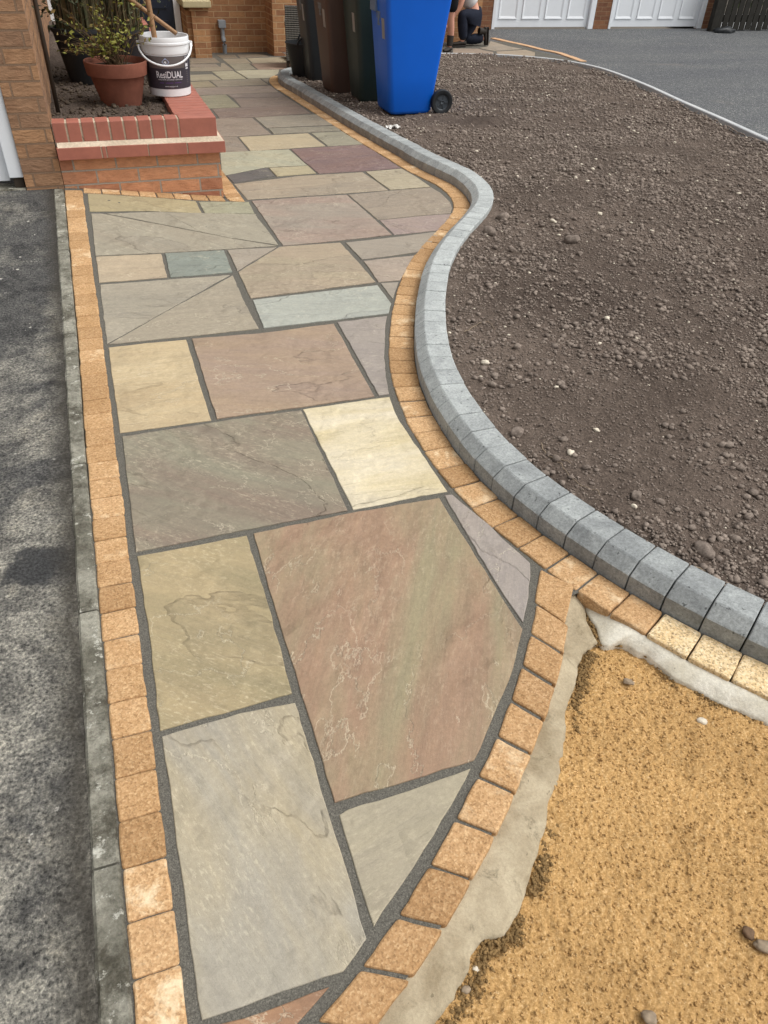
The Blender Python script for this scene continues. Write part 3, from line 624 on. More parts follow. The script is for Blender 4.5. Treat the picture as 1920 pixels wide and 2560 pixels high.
# ------------------------------------------------------------------ ground sheets
def sheet(name, xs, ys, zf, mat, smooth=True):
    X, Y = np.meshgrid(xs, ys)
    Z = np.array([[zf(x, y) for x in xs] for y in ys])
    V = np.stack([X, Y, Z], -1).reshape(-1, 3)
    nx, ny = len(xs), len(ys)
    i = np.arange(nx*ny).reshape(ny, nx)
    F = np.stack([i[:-1, :-1], i[:-1, 1:], i[1:, 1:], i[1:, :-1]], -1).reshape(-1, 4)
    return link(name, mesh_np(name, V, F, smooth), mat)
def strips(name, ys, xl, xr, zf, mat, cols):
    """a sheet between two x(y) boundaries"""
    V = []
    for y in ys:
        a, b = xl(y), xr(y)
        for c in np.linspace(0, 1, cols):
            x = a+(b-a)*c; V.append((x, y, zf(x, y)))
    n = len(ys); i = np.arange(n*cols).reshape(n, cols)
    F = np.stack([i[:-1, :-1], i[:-1, 1:], i[1:, 1:], i[1:, :-1]], -1).reshape(-1, 4)
    return link(name, mesh_np(name, np.array(V), F, True), mat)

tag(sheet('ground', np.linspace(-60, 80, 29), np.r_[np.linspace(-60, 4.6, 10), np.linspace(5, 12.5, 6), np.linspace(20, 120, 8)], lambda x, y: base_z(y)-0.16, M['ground']), 'pale bare ground around the gardens', 'ground', None, 'structure')

# kerb lines: 'outer' is the foot of the grey kerb, setts and slabs lie on its left
po = np.array([p for i, p in enumerate(OUTER) if i not in (4, 5, 38)])
po = po[np.argsort(-po[:, 1])]
po = np.vstack([[(2.95, 10.30), (2.75, 10.27), (2.52, 10.2), (2.36, 10.08)], po[po[:, 1] < 10.0], [(1.42, 0.60), (1.56, 0.42), (1.74, 0.22)]])
OUT = smooth_line(po, 0.02, 7)
NOR = normals2(OUT)                    # left of travel direction (travelling towards the camera) = garden side
if NOR[len(NOR)//2, 0] < 0: NOR = -NOR
INN = OUT - NOR*0.105
def xof(line):
    yy = line[::-1, 1]; xx = line[::-1, 0]
    yy = np.maximum.accumulate(yy)
    return lambda y: float(np.interp(y, yy, xx))
x_out = xof(OUT[OUT[:, 1] < 9.95][:]) 
x_back = xof((OUT+NOR*0.10)[OUT[:, 1] < 9.9])
SLc = smooth_line(np.array(SL_), 0.02, 4); SRc = smooth_line(np.array(SR_), 0.02, 4)

# bedding of the path: the dark jointing compound shows between slabs
def path_right(y):
    if y < 1.13: return float(np.interp(y, SRc[::-1, 1], SRc[::-1, 0])) - 0.012
    return x_out(y) + 0.03
pb = strips('path', np.r_[np.arange(0.30, 4.60, 0.03), 4.60, 4.632], lambda y: -0.212, path_right, lambda x, y: path_z(x, y)-0.004, M['mortar'], 44)
tag(pb, 'dark grey jointing between the sandstone slabs of the curving path', 'path', None, 'structure')
pb = strips('path', np.r_[4.632, np.arange(4.70, 9.9, 0.12), 9.9], lambda y: 0.62, path_right, lambda x, y: path_z(x, y)-0.004, M['mortar'], 24)
tag(pb, 'dark grey jointing between the slabs beside the brick planter', 'path', None, 'structure')
pb2 = strips('path', np.arange(9.9, 13.41, 0.12), lambda y: 0.62, lambda y: float(np.interp(y, [9.9, 10.3, 10.31, 10.8, 13.4], [2.3, 2.9, 2.9, 6.9, 7.05])), lambda x, y: base_z(y)-0.004, M['mortar'], 10)
tag(pb2, 'jointing between the far slabs along the house front', 'path', None, 'structure')

dr = sheet('driveway', np.r_[np.linspace(-7, -1.5, 8), np.linspace(-1.4, -0.250, 40)], np.linspace(-2.5, 5.3, 160), lambda x, y: drive_z(y)-0.006+0.004*float(vnoise(np.array(x*9.), np.array(y*9.), 3)), M['tarmac_old'])
tag(dr, 'old patchy worn tarmac driveway on the left', 'driveway', None, 'structure')
dr2 = sheet('driveway', np.linspace(4.2, 34, 40), np.linspace(-1, 14.9, 50), lambda x, y: base_z(y)-0.012, M['tarmac_new'])
tag(dr2, 'smooth dark grey tarmac driveway in front of the double garage', 'driveway', None, 'structure')

# ------------------------------------------------------------------ paving slabs
def inset_ring(pts, d):
    n = len(pts); out = []
    for i in range(n):
        a, b, c = pts[i-1], pts[i], pts[(i+1) % n]
        e1 = Vector((b[0]-a[0], b[1]-a[1])); e2 = Vector((c[0]-b[0], c[1]-b[1]))
        if e1.length < 1e-6 or e2.length < 1e-6: out.append(b); continue
        e1.normalize(); e2.normalize()
        n1 = Vector((-e1.y, e1.x)); n2 = Vector((-e2.y, e2.x))
        s = n1+n2
        k = d / max(0.35, (1+n1.dot(n2)))
        out.append((b[0]+s.x*k, b[1]+s.y*k))
    return out
def area2(p): return sum(p[i-1][0]*p[i][1]-p[i][0]*p[i-1][1] for i in range(len(p)))
def slab_mesh(name, poly, step, jit, zf, lift=0.0, thick=0.03, rnd=0.0022, round_corner=0.0):
    if area2(poly) < 0: poly = poly[::-1]
    cx = sum(p[0] for p in poly)/len(poly); cy = sum(p[1] for p in poly)/len(poly); cz = zf(cx, cy)+lift
    pts = []
    ph = random.uniform(0, 99)
    n = len(poly)
    for i in range(n):
        a, b = poly[i], poly[(i+1) % n]
        L = math.hypot(b[0]-a[0], b[1]-a[1]); k = max(1, int(L/step))
        nx, ny = (-(b[1]-a[1])/max(L, 1e-6), (b[0]-a[0])/max(L, 1e-6))
        for q in range(k):
            u = q/k
            w = 0 if q == 0 else jit*(vnoise(np.array((i*13.1+u*L*22)), np.array(ph), 5)*1.6 + vnoise(np.array((i*7.7+u*L*75)), np.array(ph), 6)*0.9)
            pts.append((a[0]+(b[0]-a[0])*u+nx*float(w), a[1]+(b[1]-a[1])*u+ny*float(w)))
    bm = bmesh.new()
    r_in = inset_ring(pts, rnd); r_mid = inset_ring(pts, rnd*0.3)
    top = [bm.verts.new((x-cx, y-cy, zf(x, y)+lift-cz)) for x, y in r_in]
    mid = [bm.verts.new((x-cx, y-cy, zf(x, y)+lift-rnd*0.4-cz)) for x, y in r_mid]
    low = [bm.verts.new((x-cx, y-cy, zf(x, y)+lift-rnd-cz)) for x, y in pts]
    bot = [bm.verts.new((x-cx, y-cy, zf(x, y)+lift-thick-cz)) for x, y in pts]
    k = len(pts)
    tf = bm.faces.new(top)
    for r0, r1 in ((top, mid), (mid, low), (low, bot)):
        for i in range(k): bm.faces.new((r0[i], r1[i], r1[(i+1) % k], r0[(i+1) % k]))
    bmesh.ops.triangulate(bm, faces=[tf])
    me = bpy.data.meshes.new(name)
    bmesh.ops.recalc_face_normals(bm, faces=bm.faces)
    bm.to_mesh(me); bm.free()
    return me, (cx, cy, cz)
KA = 0.79
def soft(c, k=0.96):
    r = srgb(c); g = 0.3*r[0]+0.5*r[1]+0.2*r[2]
    return [(g+(v-g)*k)*KA for v in r]
for i, (lab, ta, tb, poly) in enumerate(SLABS):
    near = max(p[1] for p in poly) < 5
    lx = min(p[0] for p in poly)
    if lx < 0.97 and min(p[1] for p in poly) > 5.1 and max(p[1] for p in poly) > 6.0:      # carried on to the setts behind the planter
        poly = [((0.775, p[1]) if p[0] < lx+0.10 else p) for p in poly]
    me, c = slab_mesh('paving_slab', poly, 0.03 if near else 0.12, 0.0026 if near else 0.003, path_z, random.uniform(-0.001, 0.0012))
    o = link('paving_slab', me, M['slab'], None, c)
    tag(o, lab, 'paving slab', 'sandstone slabs of the path')
    o['tone_a'] = soft(ta); o['tone_b'] = soft(tb)
    tag(o, kind='thing'); o['flecks'] = 0.35 if any(k in lab for k in ('smooth', 'plain', 'slate', 'blue green')) else (1.0 if any(k in lab for k in ('olive', 'biggest', 'nearest', 'cream', 'brightest')) else 0.6)
    o['grain'] = random.uniform(-0.5, 0.5) + (1.35 if 'biggest' in lab or 'nearest the camera' in lab else 0.25)
    if 'biggest' in lab: o['grain'] = -1.05; o['flecks'] = 0.5

# ------------------------------------------------------------------ setts
def sett(poly, lab, group, mat='sett', zf=path_z, lift=0.002):
    me, c = slab_mesh('paving_sett', poly, 0.02, 0.0022, zf, lift+random.uniform(-0.0012, 0.0015), 0.05, 0.0045)
    o = link('paving_sett', me, M[mat], None, c)
    return tag(o, lab, 'block paver', group, 'thing')
def rounded(poly, r):
    out = []
    n = len(poly)
    for i in range(n):
        a, b, c = (Vector(poly[i-1]), Vector(poly[i]), Vector(poly[(i+1) % n]))
        d1 = (a-b); d2 = (c-b); l1, l2 = d1.length, d2.length
        k = min(r, l1*0.3, l2*0.3)
        p, q = b+d1/l1*k, b+d2/l2*k
        out += [tuple(p), tuple((p+q)*0.5*0.55+b*0.45), tuple(q)]
    return out
def sett_row(A, B, pitch, lab, group, mat='sett', zf=path_z, gap=0.0045, t0=0.0, kinds=None):
    """setts between two matched lines (same number of points)"""
    mid = (A+B)/2
    d = np.r_[0, np.cumsum(np.hypot(*np.diff(mid, axis=0).T))]
    at = lambda Ln, s: np.array([np.interp(s, d, Ln[:, 0]), np.interp(s, d, Ln[:, 1])])
    s = t0; k = 0
    while s < d[-1]-0.03:
        w = pitch*random.uniform(0.965, 1.035)
        a, b = s+gap*random.uniform(0.35, 0.75), min(s+w, d[-1])-gap*random.uniform(0.35, 0.75)
        pa, pb, pc, pd = at(A, a), at(A, b), at(B, b), at(B, a)
        j = lambda p: (p[0]+random.uniform(-.0015, .0015), p[1]+random.uniform(-.0015, .0015))
        ml = at(A, (a+b)/2), at(B, (a+b)/2)
        if kinds: mat, lab, group = kinds((pa+pb+pc+pd)/4)
        sett(rounded([j(pa), j(pb), j(pc), j(pd)], 0.0055), lab, group, mat, zf)
        s += w; k += 1
ys = np.linspace(0.30, 4.60, 200)
xl = np.interp(ys, [0.3, 1.1, 2.2, 4.6], [-0.203, -0.208, -0.2165, -0.2165])
sett_row(np.stack([xl+0.004, ys], 1), np.stack([np.full_like(ys, -0.1215), ys], 1), 0.0963, 'orange block paver in the straight row along the old concrete edging', 'straight left sett row', t0=0.052, gap=0.0022)
# long curving row at the foot of the kerb, orange where grouted, pale at the loose near end
st = int(np.argmin(np.abs(OUT[:, 1]-9.93)+np.abs(OUT[:, 0]-2.2)))
cut = int(np.argmin(np.abs(OUT[:, 1]-1.052)))
def row_kind(p):
    if p[1] > 1.035: return 'sett', 'orange block paver in the long curving row at the foot of the grey kerb', 'curving kerbside sett row'
    if p[1] > 0.985: return 'sett', 'bright orange block with pale cement marks where the two sett rows meet', 'curving kerbside sett row'
    return 'sett_pale', 'pale cream cement stained block below the dark kerb at the right', 'pale loose setts'
sett_row(INN[st:]+NOR[st:]*0.002, OUT[st:]-NOR[st:]*0.0015, 0.1035, None, None, kinds=row_kind)
# inner S row beside the sand
nS = 160
def par(Ln, n=nS):
    d = np.r_[0, np.cumsum(np.hypot(*np.diff(Ln, axis=0).T))]; t = np.linspace(0, d[-1], n)
    return np.stack([np.interp(t, d, Ln[:, 0]), np.interp(t, d, Ln[:, 1])], 1)
A_, B_ = par(SLc), par(SRc)
q0 = 16
sett_row(A_[q0:], B_[q0:], 0.1045, 'orange block paver in the curved row between the slabs and the yellow sand', 'sandside sett row', gap=0.007)
k = A_[q0]; kb_ = B_[q0]
sett(rounded([(A_[1][0]+.004, A_[1][1]+.004), (B_[0][0]+.012, B_[0][1]+.012), (kb_[0]-0.008, kb_[1]+0.007), (k[0]-.001, k[1]+.007)], 0.006), 'triangular cut orange block where the two sett rows meet', 'sandside sett row')
# cut strip at the planter foot and round its corner
up = resample(np.array(STRIP_UP), 0.01); lo = resample(np.array([(-0.118, 4.549)]+STRIP_LO[1:]), 0.01)
n = 80
up2 = np.stack([np.linspace(-0.118, 0.655, n), np.full(n, 4.631)], 1); lo2 = np.stack([np.linspace(-0.118, 0.655, n), np.interp(np.linspace(-0.118, 0.655, n), lo[:, 0], lo[:, 1])], 1)
sett_row(lo2, up2, 0.097, 'thin cut orange block along the foot of the brick planter front', 'cut setts at the planter foot', 'sett')
ya = np.linspace(4.52, 9.3, 200)
sett_row(np.stack([np.full(200, 0.672), ya], 1), np.stack([0.672+0.09*np.clip(1.0+0*ya, 0, 1), ya], 1), 0.098, 'orange block paver along the path side of the brick planter', 'setts beside the planter return')
fr = smooth_line(np.array(FAR), 0.05, 3)
fn = normals2(fr)
if fn[0, 0] < 0: fn = -fn
sett_row(fr, fr+fn*0.11, 0.105, 'small orange edging block in the far row beside the garage drive', 'far sett row', 'sett_far')

# ------------------------------------------------------------------ grey kerb blocks
KP = [(0.0, -0.05), (0.0, 0.050), (0.004, 0.054), (0.034, 0.080), (0.039, 0.0825), (0.122, 0.0825), (0.125, 0.080), (0.125, -0.05)]
dK = np.r_[0, np.cumsum(np.hypot(*np.diff(OUT, axis=0).T))]
def kerb_at(s):
    p = np.array([np.interp(s, dK, OUT[:, 0]), np.interp(s, dK, OUT[:, 1])]); nn = np.array([np.interp(s, dK, NOR[:, 0]), np.interp(s, dK, NOR[:, 1])])
    return p, nn/np.linalg.norm(nn)
s = 0.0; kk = 0
while s < dK[-1]-0.05:
    w = 0.1046
    g = random.uniform(0.0022, 0.0042)
    b = s+w-g
    dz = random.uniform(-0.0015, 0.0015); do = random.uniform(-0.0012, 0.0012)
    bm = bmesh.new()
    pm, nm = kerb_at(s+w/2)
    cz = base_z(pm[1])
    rings = []
    for ss, ins in ((s, 0.0024), (s+0.0028, 0.0), (s+(w-g)/2, 0.0), (b-0.0028, 0.0), (b, 0.0024)):
        p, nn = kerb_at(ss)
        r = []
        for (o_, z_) in KP:
            oo = o_+do+(ins if o_ < 0.05 else -ins); zz = z_-(ins if z_ > 0 else 0)
            r.append(bm.verts.new((p[0]+nn[0]*oo-pm[0], p[1]+nn[1]*oo-pm[1], base_z(p[1])+zz+dz-cz)))
        rings.append(r)
    for r0, r1 in zip(rings, rings[1:]):
        for q in range(len(KP)): bm.faces.new((r0[q], r1[q], r1[(q+1) % len(KP)], r0[(q+1) % len(KP)]))
    bm.faces.new(rings[0][::-1]); bm.faces.new(rings[-1])
    o = bm_obj('kerb_block', bm, M['kerb'], None, (pm[0], pm[1], cz))
    o['paleness'] = float(np.interp(pm[1], [0.8, 1.3, 2.2, 4.2, 5.2, 9], [0.30, 0.42, 0.74, 0.85, 0.55, 0.45]))+random.uniform(-.05, .05)  # palest at the bend, darkest at the near end
    tag(o, 'grey concrete kerb block with a sloped front edge along the soil bed', 'kerb block', 'kerb blocks along the soil bed')
    s += w; kk += 1

# ------------------------------------------------------------------ old concrete edging on the left
lens = [(-0.6, 0.752), (0.757, 1.42), (1.425, 2.077), (2.082, 2.995), (3.0, 3.799), (3.804, 4.60)]
labs = ['mossy dark length of old concrete edging nearest the camera', 'lichen spotted length of old edging beside the damp tarmac stain', 'worn grey old edging length beside the olive brown slab', 'greenish old edging length beside the diagonally cut slabs', 'pale dry length of old edging beside the long khaki slab', 'broken end length of old edging by the house pillar']
for (y0, y1), lb in zip(lens, labs):
    bm = bmesh.new()
    yy = np.linspace(y0, y1, max(2, int((y1-y0)/0.04)))
    ym = (y0+y1)/2; zm = drive_z(ym)
    rings = []
    for y in yy:
        xo = -0.2565 if y < 1.2 else float(np.interp(y, [1.2, 2.8, 4.6], [-0.258, -0.267, -0.268]))
        xi = float(np.interp(y, [0.3, 1.1, 2.2, 4.6], [-0.205, -0.211, -0.2195, -0.2195])) + 0.0035
        j = lambda a: float(vnoise(np.array(y*26.), np.array(a*3.7), 9))*0.005
        rings.append([bm.verts.new(v) for v in ((xo+j(1), y-ym, drive_z(y)-0.06-zm), (xo+j(1), y-ym, drive_z(y)-0.004-zm), (xo+0.006+j(2)*0.6, y-ym, drive_z(y)+0.002+j(3)*0.3-zm), (xi-0.005, y-ym, drive_z(y)+0.002+j(4)*0.3-zm), (xi, y-ym, drive_z(y)-0.004-zm), (xi, y-ym, drive_z(y)-0.06-zm))])
    for r0, r1 in zip(rings, rings[1:]):
        for q in range(5): bm.faces.new((r0[q], r1[q], r1[q+1], r0[q+1]))
    bm.faces.new(rings[0][::-1]); bm.faces.new(rings[-1])
    tag(bm_obj('edging_strip', bm, M['edging'], None, (0, ym, zm)), lb, 'edging', 'old concrete edging lengths')

# ------------------------------------------------------------------ pale edging at the far side of the soil
E_ = smooth_line(np.vstack([EDG, [(4.86, 4.3), (4.55, 3.2), (4.3, 2.2)]]), 0.05, 5)
EN = normals2(E_)
mid = E_[len(E_)//2]
if EN[len(E_)//2, 0] < 0: EN = -EN
dE = np.r_[0, np.cumsum(np.hypot(*np.diff(E_, axis=0).T))]
q = 0.0; ne = 0
while q < dE[-1]-0.2:
    ss = np.linspace(q+0.002, min(q+0.91, dE[-1]), 10)
    P = np.stack([np.interp(ss, dE, E_[:, 0]), np.interp(ss, dE, E_[:, 1])], 1); Nn = np.stack([np.interp(ss, dE, EN[:, 0]), np.interp(ss, dE, EN[:, 1])], 1)
    c = P[5]; cz = base_z(c[1])
    bm = bmesh.new(); rings = []
    for p, nn in zip(P, Nn):
        rings.append([bm.verts.new((p[0]+nn[0]*o_-c[0], p[1]+nn[1]*o_-c[1], base_z(p[1])+z_-cz)) for o_, z_ in ((-0.028, -0.1), (-0.028, 0.060), (-0.022, 0.066), (0.022, 0.066), (0.028, 0.060), (0.028, -0.1))])
    for r0, r1 in zip(rings, rings[1:]):
        for k in range(5): bm.faces.new((r0[k], r1[k], r1[k+1], r0[k+1]))
    bm.faces.new(rings[0][::-1]); bm.faces.new(rings[-1])
    tag(bm_obj('garden_edging', bm, M['pale_edging'], None, (c[0], c[1], cz)), 'pale narrow concrete edging length between the brown soil and the garage drive', 'edging', 'pale edging round the far side of the soil')
    q += 0.914; ne += 1

# ------------------------------------------------------------------ soil bed
x_edge = (lambda yy, xx: (lambda y: float(np.interp(y, yy, xx))))(E_[::-1, 1][np.argsort(E_[::-1, 1])], E_[::-1, 0][np.argsort(E_[::-1, 1])])
ea = E_[E_[:, 1] <= 10.6]; ea = ea[np.argsort(ea[:, 1])]
def soil_l(y):
    if y > 9.55: return float(np.interp(y, [9.55, 10.12, 10.2, 12], [2.26, 2.6, 2.6, 2.7]))
    return x_back(y)
def soil_r(y):
    if y > 10.6: return float(np.interp(y, [10.6, 10.9, 11.27, 11.46, 11.95], [6.28, 6.1, 5.78, 5.04, 3.8]))
    return float(np.interp(y, ea[:, 1], ea[:, 0]))+0.0
def soil_z(x, y):
    z = 0.058
    z = z + 0.030*fbm(x, y, 1.1, 3, 20) + 0.016*fbm(x, y, 5.0, 3, 30) + 0.010*fbm(x, y, 24, 3, 40)
    return z
ys_ = [0.12]
while ys_[-1] < 11.9: ys_.append(ys_[-1]+max(0.008, 0.0042*ys_[-1]))
cols = 420
Y = np.array(ys_)
XL = np.array([soil_l(y) for y in Y]); XR = np.array([max(soil_r(y), soil_l(y)+0.3) for y in Y])
u = np.linspace(0, 1, cols)**1.25
X = XL[:, None]+(XR-XL)[:, None]*u[None]
YY = np.repeat(Y[:, None], cols, 1)
edge_fade = np.clip((X-XL[:, None])/0.10, 0, 1)
BZ = np.array([base_z(y) for y in Y])[:, None]
Z = BZ + np.where(edge_fade < 1, 0.060*(1-edge_fade)+soil_z(X, YY)*edge_fade, soil_z(X, YY))
# trodden hollow is lower than the far edging
Z -= 0.05*np.clip(1-(XR[:, None]-X)/0.35, 0, 1)
i = np.arange(len(Y)*cols).reshape(len(Y), cols)
F = np.stack([i[:-1, :-1], i[:-1, 1:], i[1:, 1:], i[1:, :-1]], -1).reshape(-1, 4)
soil = link('soil_bed', mesh_np('soil_bed', np.stack([X, YY, Z], -1).reshape(-1, 3), F, True), M['soil'])
tag(soil, 'freshly dug dark brown soil bed inside the kerb', 'soil', None, 'structure')
def soil_height(x, y):
    return base_z(y) + float(soil_z(np.array(x), np.array(y)))

ICO = None
def ico():
    bm = bmesh.new(); bmesh.ops.create_icosphere(bm, subdivisions=1, radius=1.0)
    v = np.array([w.co[:] for w in bm.verts]); f = np.array([[w.index for w in g.verts] for g in bm.faces]); bm.free()
    return v, f
def scatter(name, pts, rad, mat, flat=0.7, sink=0.25, jag=0.32):
    v, f = ico()
    n = len(pts); k = len(v)
    rad = np.asarray(rad)
    S = np.stack([rgn(0.75, 1.3, n), rgn(0.75, 1.3, n), rgn(flat*0.75, flat*1.2, n)], 1)*rad[:, None]
    W = v[None]*(1+rng.uniform(-jag, jag, (n, k, 1)))
    W = W*S[:, None, :]
    a = rng.uniform(0, 6.283, n); ca, sa = np.cos(a)[:, None], np.sin(a)[:, None]
    W = np.stack([W[..., 0]*ca-W[..., 1]*sa, W[..., 0]*sa+W[..., 1]*ca, W[..., 2]], -1)
    W = W + pts[:, None, :] + np.array([0, 0, 1])*(rad*flat*(1-2*sink))[:, None, None]
    FF = (f[None]+(np.arange(n)*k)[:, None, None]).reshape(-1, 3)
    return link(name, mesh_np(name, W.reshape(-1, 3), FF, True), mat)
def rgn(a, b, n): return rng.uniform(a, b, n)
def soil_pts(n, ymax_pow, y0=0.3, y1=11.4):
    y = y0+(y1-y0)*rng.uniform(0, 1, n)**ymax_pow
    l = np.array([soil_l(q) for q in y])+0.03; r = np.array([soil_r(q) for q in y])-0.12
    x = l+(np.minimum(r, l+5)-l)*rng.uniform(0, 1, n)
    clump = fbm(x, y, 2.2, 3, 77)
    keep = rng.uniform(-0.60, 0.5, n) < clump*1.3
    x, y = x[keep], y[keep]
    z = np.array([base_z(q) for q in y])+soil_z(x, y)
    return np.stack([x, y, z], 1)
p = soil_pts(125000, 1.7)
r = 0.0024+0.0046*rng.gamma(1.25, 0.6, len(p))
r = np.clip(r*(0.80+0.060*p[:, 1]), 0.0022, 0.015)
tag(scatter('soil_crumbs', p, r, M['clod']), 'brown crumbs and clods lying over the dug soil bed', 'soil', None, 'stuff')
n = 75000
y = 0.45+5.2*rng.uniform(0, 1, n)**1.5
l = np.array([soil_l(q) for q in y])+0.015; x = l+4.0*rng.uniform(0, 1, n)
x = np.minimum(x, np.array([soil_r(q) for q in y])-0.1)
p = np.stack([x, y, np.array([base_z(q) for q in y])+soil_z(x, y)], 1)
tag(scatter('soil_grit', p, rng.uniform(0.0016, 0.0042, n)*(0.8+0.12*y), M['clod'], 0.8, 0.2, 0.3), 'fine grit of dry soil between the clods', 'soil', None, 'stuff')
p = soil_pts(420, 1.1); 
tag(scatter('soil_clods', p, np.clip(rng.gamma(2.0, 0.0055, len(p)), 0.008, 0.032)*(0.7+0.05*p[:, 1]), M['clod'], 0.7, 0.35, 0.25), 'larger dark clods scattered on the soil bed', 'soil', None, 'stuff')
p = soil_pts(14000, 1.3)
tag(scatter('stone_chips', p, np.clip(rng.gamma(1.1, 0.0017, len(p))*(0.7+0.13*p[:, 1]), 0.0014, 0.013), M['stone'], 0.6, 0.2, 0.35), 'tiny pale stone chips sprinkled over the soil bed', 'stones', None, 'stuff')
def lump(name, c, r, mat, lab, cat, group=None, flat=0.75, sub=3, jag=0.28, rz=0.0):
    bm = bmesh.new(); bmesh.ops.create_icosphere(bm, subdivisions=sub, radius=1.0)
    sd = random.uniform(0, 50)
    for w in bm.verts:
        d = w.co.normalized()
        k = 1+jag*(float(fbm(np.array(d.x*1.3+sd), np.array(d.y*1.3+d.z*1.7), 1.0, 4, 3))*1.4)
        w.co = Vector((d.x*r*k*1.2, d.y*r*k*0.9, d.z*r*k*flat))
    o = bm_obj(name, bm, mat, None, c, True)
    o.rotation_euler = (0, 0, rz)
    return tag(o, lab, cat, group)
SLAB = [('white chalky stone lying near the kerb, the brightest on the soil', 0.014, 'stone'), ('small white pointed stone above the brightest one', 0.010, 'stone'), ('rounded brown clod of soil in the middle right of the bed', 0.016, 'clod'), ('clod of soil beside two small crumbs right of the kerb', 0.012, 'clod'), ('large dark clod close behind the kerb at the left', 0.022, 'clod'), ('jagged pale stone high on the soil near the kerb bend', 0.015, 'stone'), ('white oval stone in the middle of the soil bed', 0.012, 'stone'), ('pale pointed stone further up the soil bed', 0.014, 'stone'), ('big brown clod in the upper part of the soil bed', 0.034, 'clod'), ('large dark clod touching the outside of the kerb bend', 0.036, 'clod'), ('broken dark clod just below the kerb bend', 0.034, 'clod'), ('flat white stone close to the inside of the kerb curve', 0.013, 'stone'), ('biggest clod near the lower right edge of the soil bed', 0.026, 'clod'), ('yellowish stone in front of the rounded clods', 0.009, 'stone')]
for (x, y), (lb, rr, mt) in zip(STONES, SLAB):
    lump('stone' if mt == 'stone' else 'soil_clod', (x, y, soil_height(x, y)+rr*0.35), rr, M[mt], lb, 'stone' if mt == 'stone' else 'clod', None, 0.75, 3, 0.35, random.uniform(0, 6))
RL = ['long wiggly dry root lying on the soil by the kerb', 'short curled root tip beside the brightest stone', 'bent twig on the soil inside the kerb curve', 'dark straight twig half buried in the soil', 'thin twig on the soil in front of the biggest clod']
for pts, lb in zip(ROOTS, RL):
    bm = bmesh.new()
    q = smooth_line(np.array(pts), 0.006, 2)
    q = [(a, b, soil_height(a, b)+0.004+0.003*math.sin(k*0.9)) for k, (a, b) in enumerate(q)]
    c = q[0]
    tube(bm, [(a-c[0], b-c[1], z-c[2]) for a, b, z in q], [0.0018-0.0010*k/len(q) for k in range(len(q))], 6)
    tag(bm_obj('root' if 'root' in lb else 'twig', bm, M['flint'] if 'dark' not in lb else M['cane'], None, c, True), lb, 'twig')
# crumpled white scrap near the blue bin
bm = bmesh.new()
bmesh.ops.create_grid(bm, x_segments=14, y_segments=8, size=0.5)
for w in bm.verts:
    k = float(fbm(np.array(w.co.x*4), np.array(w.co.y*4), 1.4, 3, 61))
    w.co = Vector((w.co.x*0.10*(1+0.5*float(vnoise(np.array(w.co.y*9), np.array(1.), 4))), w.co.y*0.06*(1+0.9*float(vnoise(np.array(w.co.x*9), np.array(2.), 5))), k*0.025))
bmesh.ops.solidify(bm, geom=bm.faces[:], thickness=0.0012)
tag(bm_obj('paper_scrap', bm, M['sticker'], None, (SCRAP[0][0], SCRAP[0][1], soil_height(*SCRAP[0])+0.012), False), 'crumpled white scrap lying on the soil in front of the blue bin', 'scrap')

# ------------------------------------------------------------------ sand bed with mortar haunching
gx = np.arange(0.0, 1.75, 0.0030); gy = np.arange(-0.05, 1.2, 0.0030)
GX, GY = np.meshgrid(gx, gy)
SZ = -0.050 + 0.018*fbm(GX, GY, 3.0, 3, 5) + 0.005*fbm(GX, GY, 20, 3, 6) + 0.0050*fbm(GX, GY, 95, 2, 7) + 0.0045*fbm(GX, GY, 190, 1, 17)
ins = np.zeros_like(GX, bool)
xr_at = np.interp(gy, SRc[::-1, 1], SRc[::-1, 0], left=-0.3, right=0.99)
ins = (GX > xr_at[:, None]-0.03)
oy = OUT[OUT[:, 1] < 1.6]; oy = oy[np.argsort(oy[:, 1])]
xo_at = np.interp(gy, oy[:, 1], oy[:, 0], left=3, right=1.0)
ins &= (GX < xo_at[:, None]-0.01)
idx = np.arange(GX.size).reshape(GX.shape)
cell = ins[:-1, :-1] & ins[1:, 1:] & ins[:-1, 1:] & ins[1:, :-1]
F = np.stack([idx[:-1, :-1], idx[:-1, 1:], idx[1:, 1:], idx[1:, :-1]], -1)[cell]
V = np.stack([GX, GY, SZ], -1).reshape(-1, 3)
used = np.unique(F); mp = np.full(len(V), -1); mp[used] = np.arange(len(used))
sand = link('sand_bed', mesh_np('sand_bed', V[used], mp[F], True), M['sand'])
tag(sand, 'raked golden yellow sand bed waiting for paving', 'sand', None, 'structure')

n = 34000
sx, sy = rng.uniform(0.05, 1.6, n), rng.uniform(0.0, 1.12, n)
k_ = (sx > np.interp(sy, SRc[::-1, 1], SRc[::-1, 0])+0.03) & (sx < np.interp(sy, oy[:, 1], oy[:, 0])-0.14)
sx, sy = sx[k_], sy[k_]
ix_ = np.clip(((sx-gx[0])/0.003).astype(int), 0, len(gx)-1); iy_ = np.clip(((sy-gy[0])/0.003).astype(int), 0, len(gy)-1)
tag(scatter('sand_grains', np.stack([sx, sy, SZ[iy_, ix_]], 1), np.clip(rng.gamma(2.2, 0.00062, len(sx)), 0.0006, 0.0034), M['sand'], 0.85, 0.2, 0.3), 'coarse grains lying loose over the yellow sand', 'sand', None, 'stuff')

